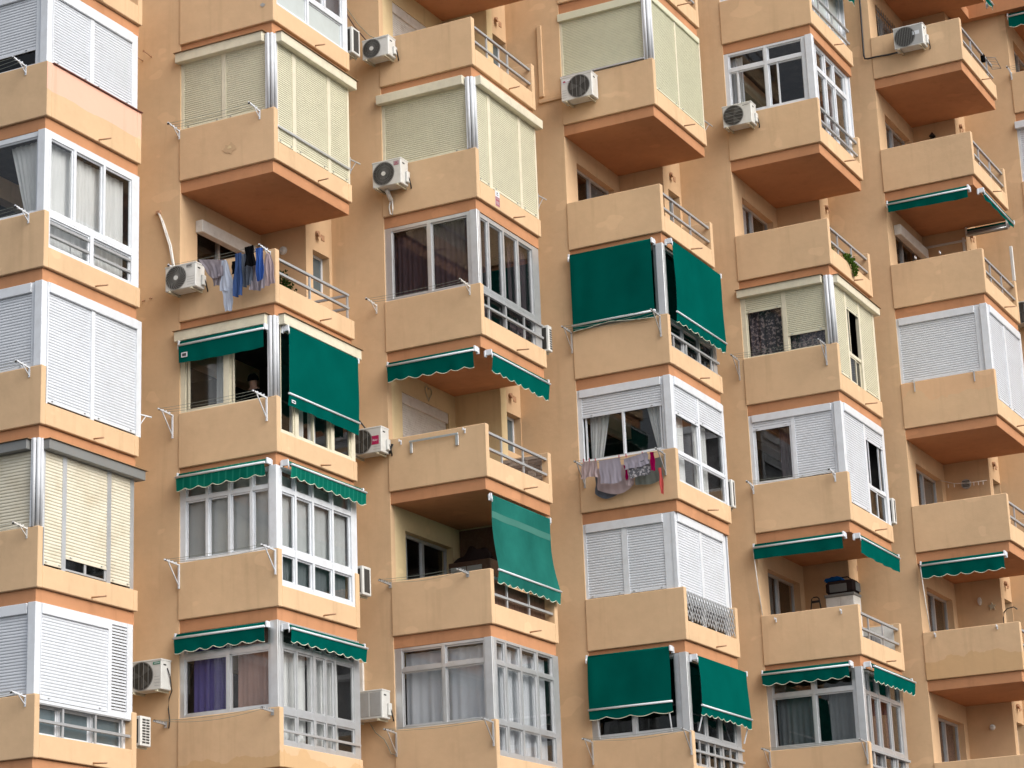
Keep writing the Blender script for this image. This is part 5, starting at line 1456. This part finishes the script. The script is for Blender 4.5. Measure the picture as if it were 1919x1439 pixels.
# two taps / pipes and a cable tray on the sixth stack
th = Th('cable_tray', 'white cable tray running round the recess under the rolled awnings', 'cable tray', OB(6, 3), (.5, LB, 2.2))
th.part(MB().cbox(.002, .035, .9, LB - .04, 2.20, 2.25, .004), 'run', 'offwhite'); th.part(MB().cbox(.002, SX - .01, LB - .035, LB - .002, 2.20, 2.25, .004), 'run', 'offwhite')
th.part(MB().cbox(SX - .09, SX - .03, LB - .04, LB - .036, .9, 2.3, .001), 'run', 'offwhite')
solid(MB().tube([(.62, 2.3, 0), (.62, 2.3, 1.5), (.60, 2.3, 1.62), (.66, 2.28, 1.72), (.70, 2.26, 1.64)], [.04, .035, .06, .05, .02], 10), 'garden_ornament', 'wood', 'small brown ornament peeking over the parapet under the rolled awnings', 'ornament', OB(6, 3), (.62, 2.3, 0))
# conduits and cables on the walls
th = Th('conduit', 'white conduit slanting down the wall to the spiral-fan air conditioner', 'conduit', OB(2, 2), (-.2, -.01, 1.0))
th.part(MB().tube([(-.46, -.03, 2.20), (-.36, -.03, 2.0), (-.18, -.035, 1.5), (-.05, -.10, 1.0), (-.02, -.12, .96)], .022, 8), 'pipe', 'offwhite')
th.part(MB().tube([(-.40, -.05, 2.08), (-.20, -.055, 1.5), (-.08, -.10, 1.02)], .012, 6), 'pipe', 'offwhite'); th.part(MB().cbox(-.52, -.42, -.05, -.005, 2.18, 2.25, .01), 'cap', 'spout')
solid(MB().cbox(-.72, -.63, -.06, -.002, 1.74, 2.32, .006), 'conduit', 'offwhite', 'white vertical trunking above the grey-panelled air conditioner', 'conduit', OB(3, 5), (-.68, -.03, 1.75))
th = Th('conduit', 'tan painted trunking beside the greenish cream shuttered balcony', 'conduit', OB(4, 1), (-.45, 0, .6))
th.part(MB().cbox(-.50, -.40, -.05, -.002, .72, 2.34, .006), 'run', 'stucco'); th.part(MB().cbox(-.52, .0, -.045, -.002, .58, .66, .006), 'run', 'stucco')
solid(MB().tube([(-.17, -.05, 2.6), (-.165, -.05, 1.8), (-.18, -.05, .62), (-.16, -.055, .52), (-.08, -.06, .50), (.1, -.065, .50), (.4, -.07, .48), (.62, -.10, .47), (.70, -.14, .45)], .022, 8), 'cable', 'black', 'thick black insulated pipe running down to the top right air conditioner', 'cable', OB(6, 1), (-.1, -.05, .5))
solid(MB().tube([(-.20, -.04, 2.1), (-.15, -.06, 1.75), (-.02, -.10, 1.42), (-.35, -.18, 1.24)], .02, 7), 'cable', 'black', 'black hose drooping behind the long plain green awning', 'cable', OB(3, 3), (-.15, -.05, 1.3)) if False else None
solid(MB().tube([(-.62, -.5, 2.05), (-.58, -.42, 1.75), (-.5, -.3, 1.45), (-.36, -.2, 1.22), (-.3, -.18, 1.18)], .016, 7), 'cable', 'black', 'black hose drooping from the long plain green awning to the magenta-labelled unit', 'cable', OB(3, 3), (-.45, -.3, 1.2))
solid(MB().tube([(-.9, -.6, 2.6), (-.7, -.4, 1.9), (-.45, -.2, 1.35), (-.25, -.12, 1.05), (-.15, -.12, .92)], .014, 7), 'cable', 'wood', 'brown cable sloping to the top centre air conditioner', 'cable', OB(3, 0), (-.4, -.2, 1.0))
solid(MB().tube([(-1.0, -.03, 2.5), (-.7, -.03, 1.85), (-.45, -.03, 1.45), (-.2, -.03, 1.15), (-.05, -.03, 1.05)], .007, 6), 'cable', 'wire', 'thin cable on the wall above the top centre air conditioner', 'cable', OB(3, 0), (-.4, -.03, 1.1))
solid(MB().tube([(.18, -.05, 1.12), (.15, -.06, .75), (-.05, -.05, .45), (-.2, -.03, .35), (-.35, -.02, .55), (-.55, -.02, .95)], .008, 6), 'cable', 'wire', 'loop of grey cable below the grey-panelled air conditioner', 'cable', OB(3, 5), (-.1, -.03, .4)) if False else None
solid(MB().tube([(-.50, -.06, 1.18), (-.40, -.03, 1.0), (-.22, -.03, .86), (-.14, -.03, .72), (-.08, -.03, .58), (.02, -.05, .56)], .008, 6), 'cable', 'wire', 'loop of grey cable below the grey-panelled air conditioner', 'cable', OB(3, 5), (-.1, -.03, .5))
solid(MB().cbox(2.03, 2.10, LB - .12, LB - .06, 1.012, 1.85, .008), 'pole', 'offwhite', 'pale upright pole at the far corner under the rolled awnings', 'pole', OB(6, 3), (2.06, LB - .09, 1.01))
solid(MB().tube([(1.2, 2.1, 0), (1.2, 2.1, 1.50), (1.22, 2.1, 1.62), (1.30, 2.1, 1.70), (1.45, 2.1, 1.72), (1.52, 2.1, 1.66)], .012, 7), 'handlebar', 'black', 'thin black curved bar above the star ornament parapet', 'bar', OB(6, 6), (1.2, 2.1, 0))
# warning sticker on the parapet
th = Th('sticker', 'small white and red alarm sticker on a cream parapet in the third stack', 'sticker', OB(3, 1), (LA, .82, .05))
q = th.part(MB().box(LA - .003, LA + .001, .73, .91, .06, .37), 'sheet', 'white')
th.part(MB().box(LA + .0012, LA + .002, .735, .905, .065, .25), 'red_field', 'red_label', q)
th.part(MB().box(LA + .0022, LA + .003, .755, .885, .195, .235).box(LA + .0022, LA + .003, .755, .885, .09, .165), 'print', 'pink_label', q); th.part(MB().box(LA + .0012, LA + .002, .79, .84, .315, .345).box(LA + .0012, LA + .002, .775, .865, .285, .297), 'emblem', 'ink', q)
# chipped render
M['stain'] = stucco('damp_stain', tuple(v * .86 for v in TAN))
for c, f, x, z, s_, lab in ((2, 1, 1.12, .42, .05, 'chip of flaking render on the large cream shuttered balcony parapet'), (2, 0, 1.86, .35, .055, 'grey hole in the render at the top edge')):
    r = random.Random(c + f); m = MB(); P = [(x + s_ * r.uniform(.6, 1.2) * math.cos(a * .7), z + s_ * r.uniform(.4, .9) * math.sin(a * .7)) for a in range(9)]
    m.poly([(px_, -.0315, pz_) for px_, pz_ in P]); m.box(x - s_ * .2, x + s_ * .2, -.034, -.0312, z - s_ * .35, z - s_ * .2)
    if f == 1:
        q_ = MB(); q_.poly([(x + .13 * (1 + .3 * math.sin(3 * a_)) * math.cos(a_ * .45), -.0306, z - .03 + .10 * (1 + .35 * math.cos(2.3 * a_)) * math.sin(a_ * .45)) for a_ in range(14)])
        solid(q_, 'damp_stain', 'stain', 'faint damp stain round the chip on the large cream shuttered balcony parapet', 'stain', OB(c, f), (x, -.03, z))
    solid(m, 'render_chip', 'ac_grey' if f == 0 else 'stucco_cream', lab, 'chip', OB(c, f), (x, -.03, z))

# wall hooks, a folded rack and the painted inner face of one return wall
for x, z, lab in ((-.78, .55, 'left rusty hook on the wall near the spiral-fan air conditioner'), (-.62, .57, 'right rusty hook on the wall near the spiral-fan air conditioner')):
    solid(MB().tube([(x, 0, z), (x, -.05, z), (x, -.07, z - .03)], .012, 6), 'wall_hook', 'spout', lab, 'hook', OB(2, 2), (x, 0, z))
for x, z, lab in ((-.86, 2.62, 'left thin pipe stub on the wall at the top left'), (-.66, 2.66, 'right thin pipe stub on the wall at the top left')):
    solid(MB().tube([(x, 0, z), (x - .02, -.22, z + .04)], .010, 6).tube([(x - .02, -.22, z + .04), (x - .02, -.24, z + .04)], .022, 8), 'pipe_stub', 'spout', lab, 'pipe', OB(2, 1), (x, 0, z))
bpart(lambda: MB().box(SX + .02, LA - .14, LB - .138, LB - .132, .02, .985), 'lining', 'ac', OB(5, 5), parent=BAL[(5, 5)])
th = Th('drying_rack', 'small folded wire rack hooked over the far end of the top right railing', 'drying rack', OB(6, 1), (LA, 2.4, .6))
th.part(MB().tube([(LA - .04, 2.20, .90), (LA + .16, 2.26, .86), (LA + .18, 2.62, .72), (LA - .02, 2.60, .74), (LA - .04, 2.20, .90)], .009, 6), 'frame', 'ac_grille')
for k in range(4): th.part(MB().tube([(LA - .035 + .0 * k, 2.26 + .09 * k, .88 - .035 * k), (LA + .165, 2.32 + .09 * k, .84 - .035 * k)], .005, 5), 'wire', 'ac_grille')
solid(MB().cbox(LA - .11, LA - .02, 1.95, 2.06, .70, .90, .02), 'cloth', 'c_black', 'dark cloth draped on the top right railing', 'cloth', OB(6, 1), (LA - .06, 2.0, .7))
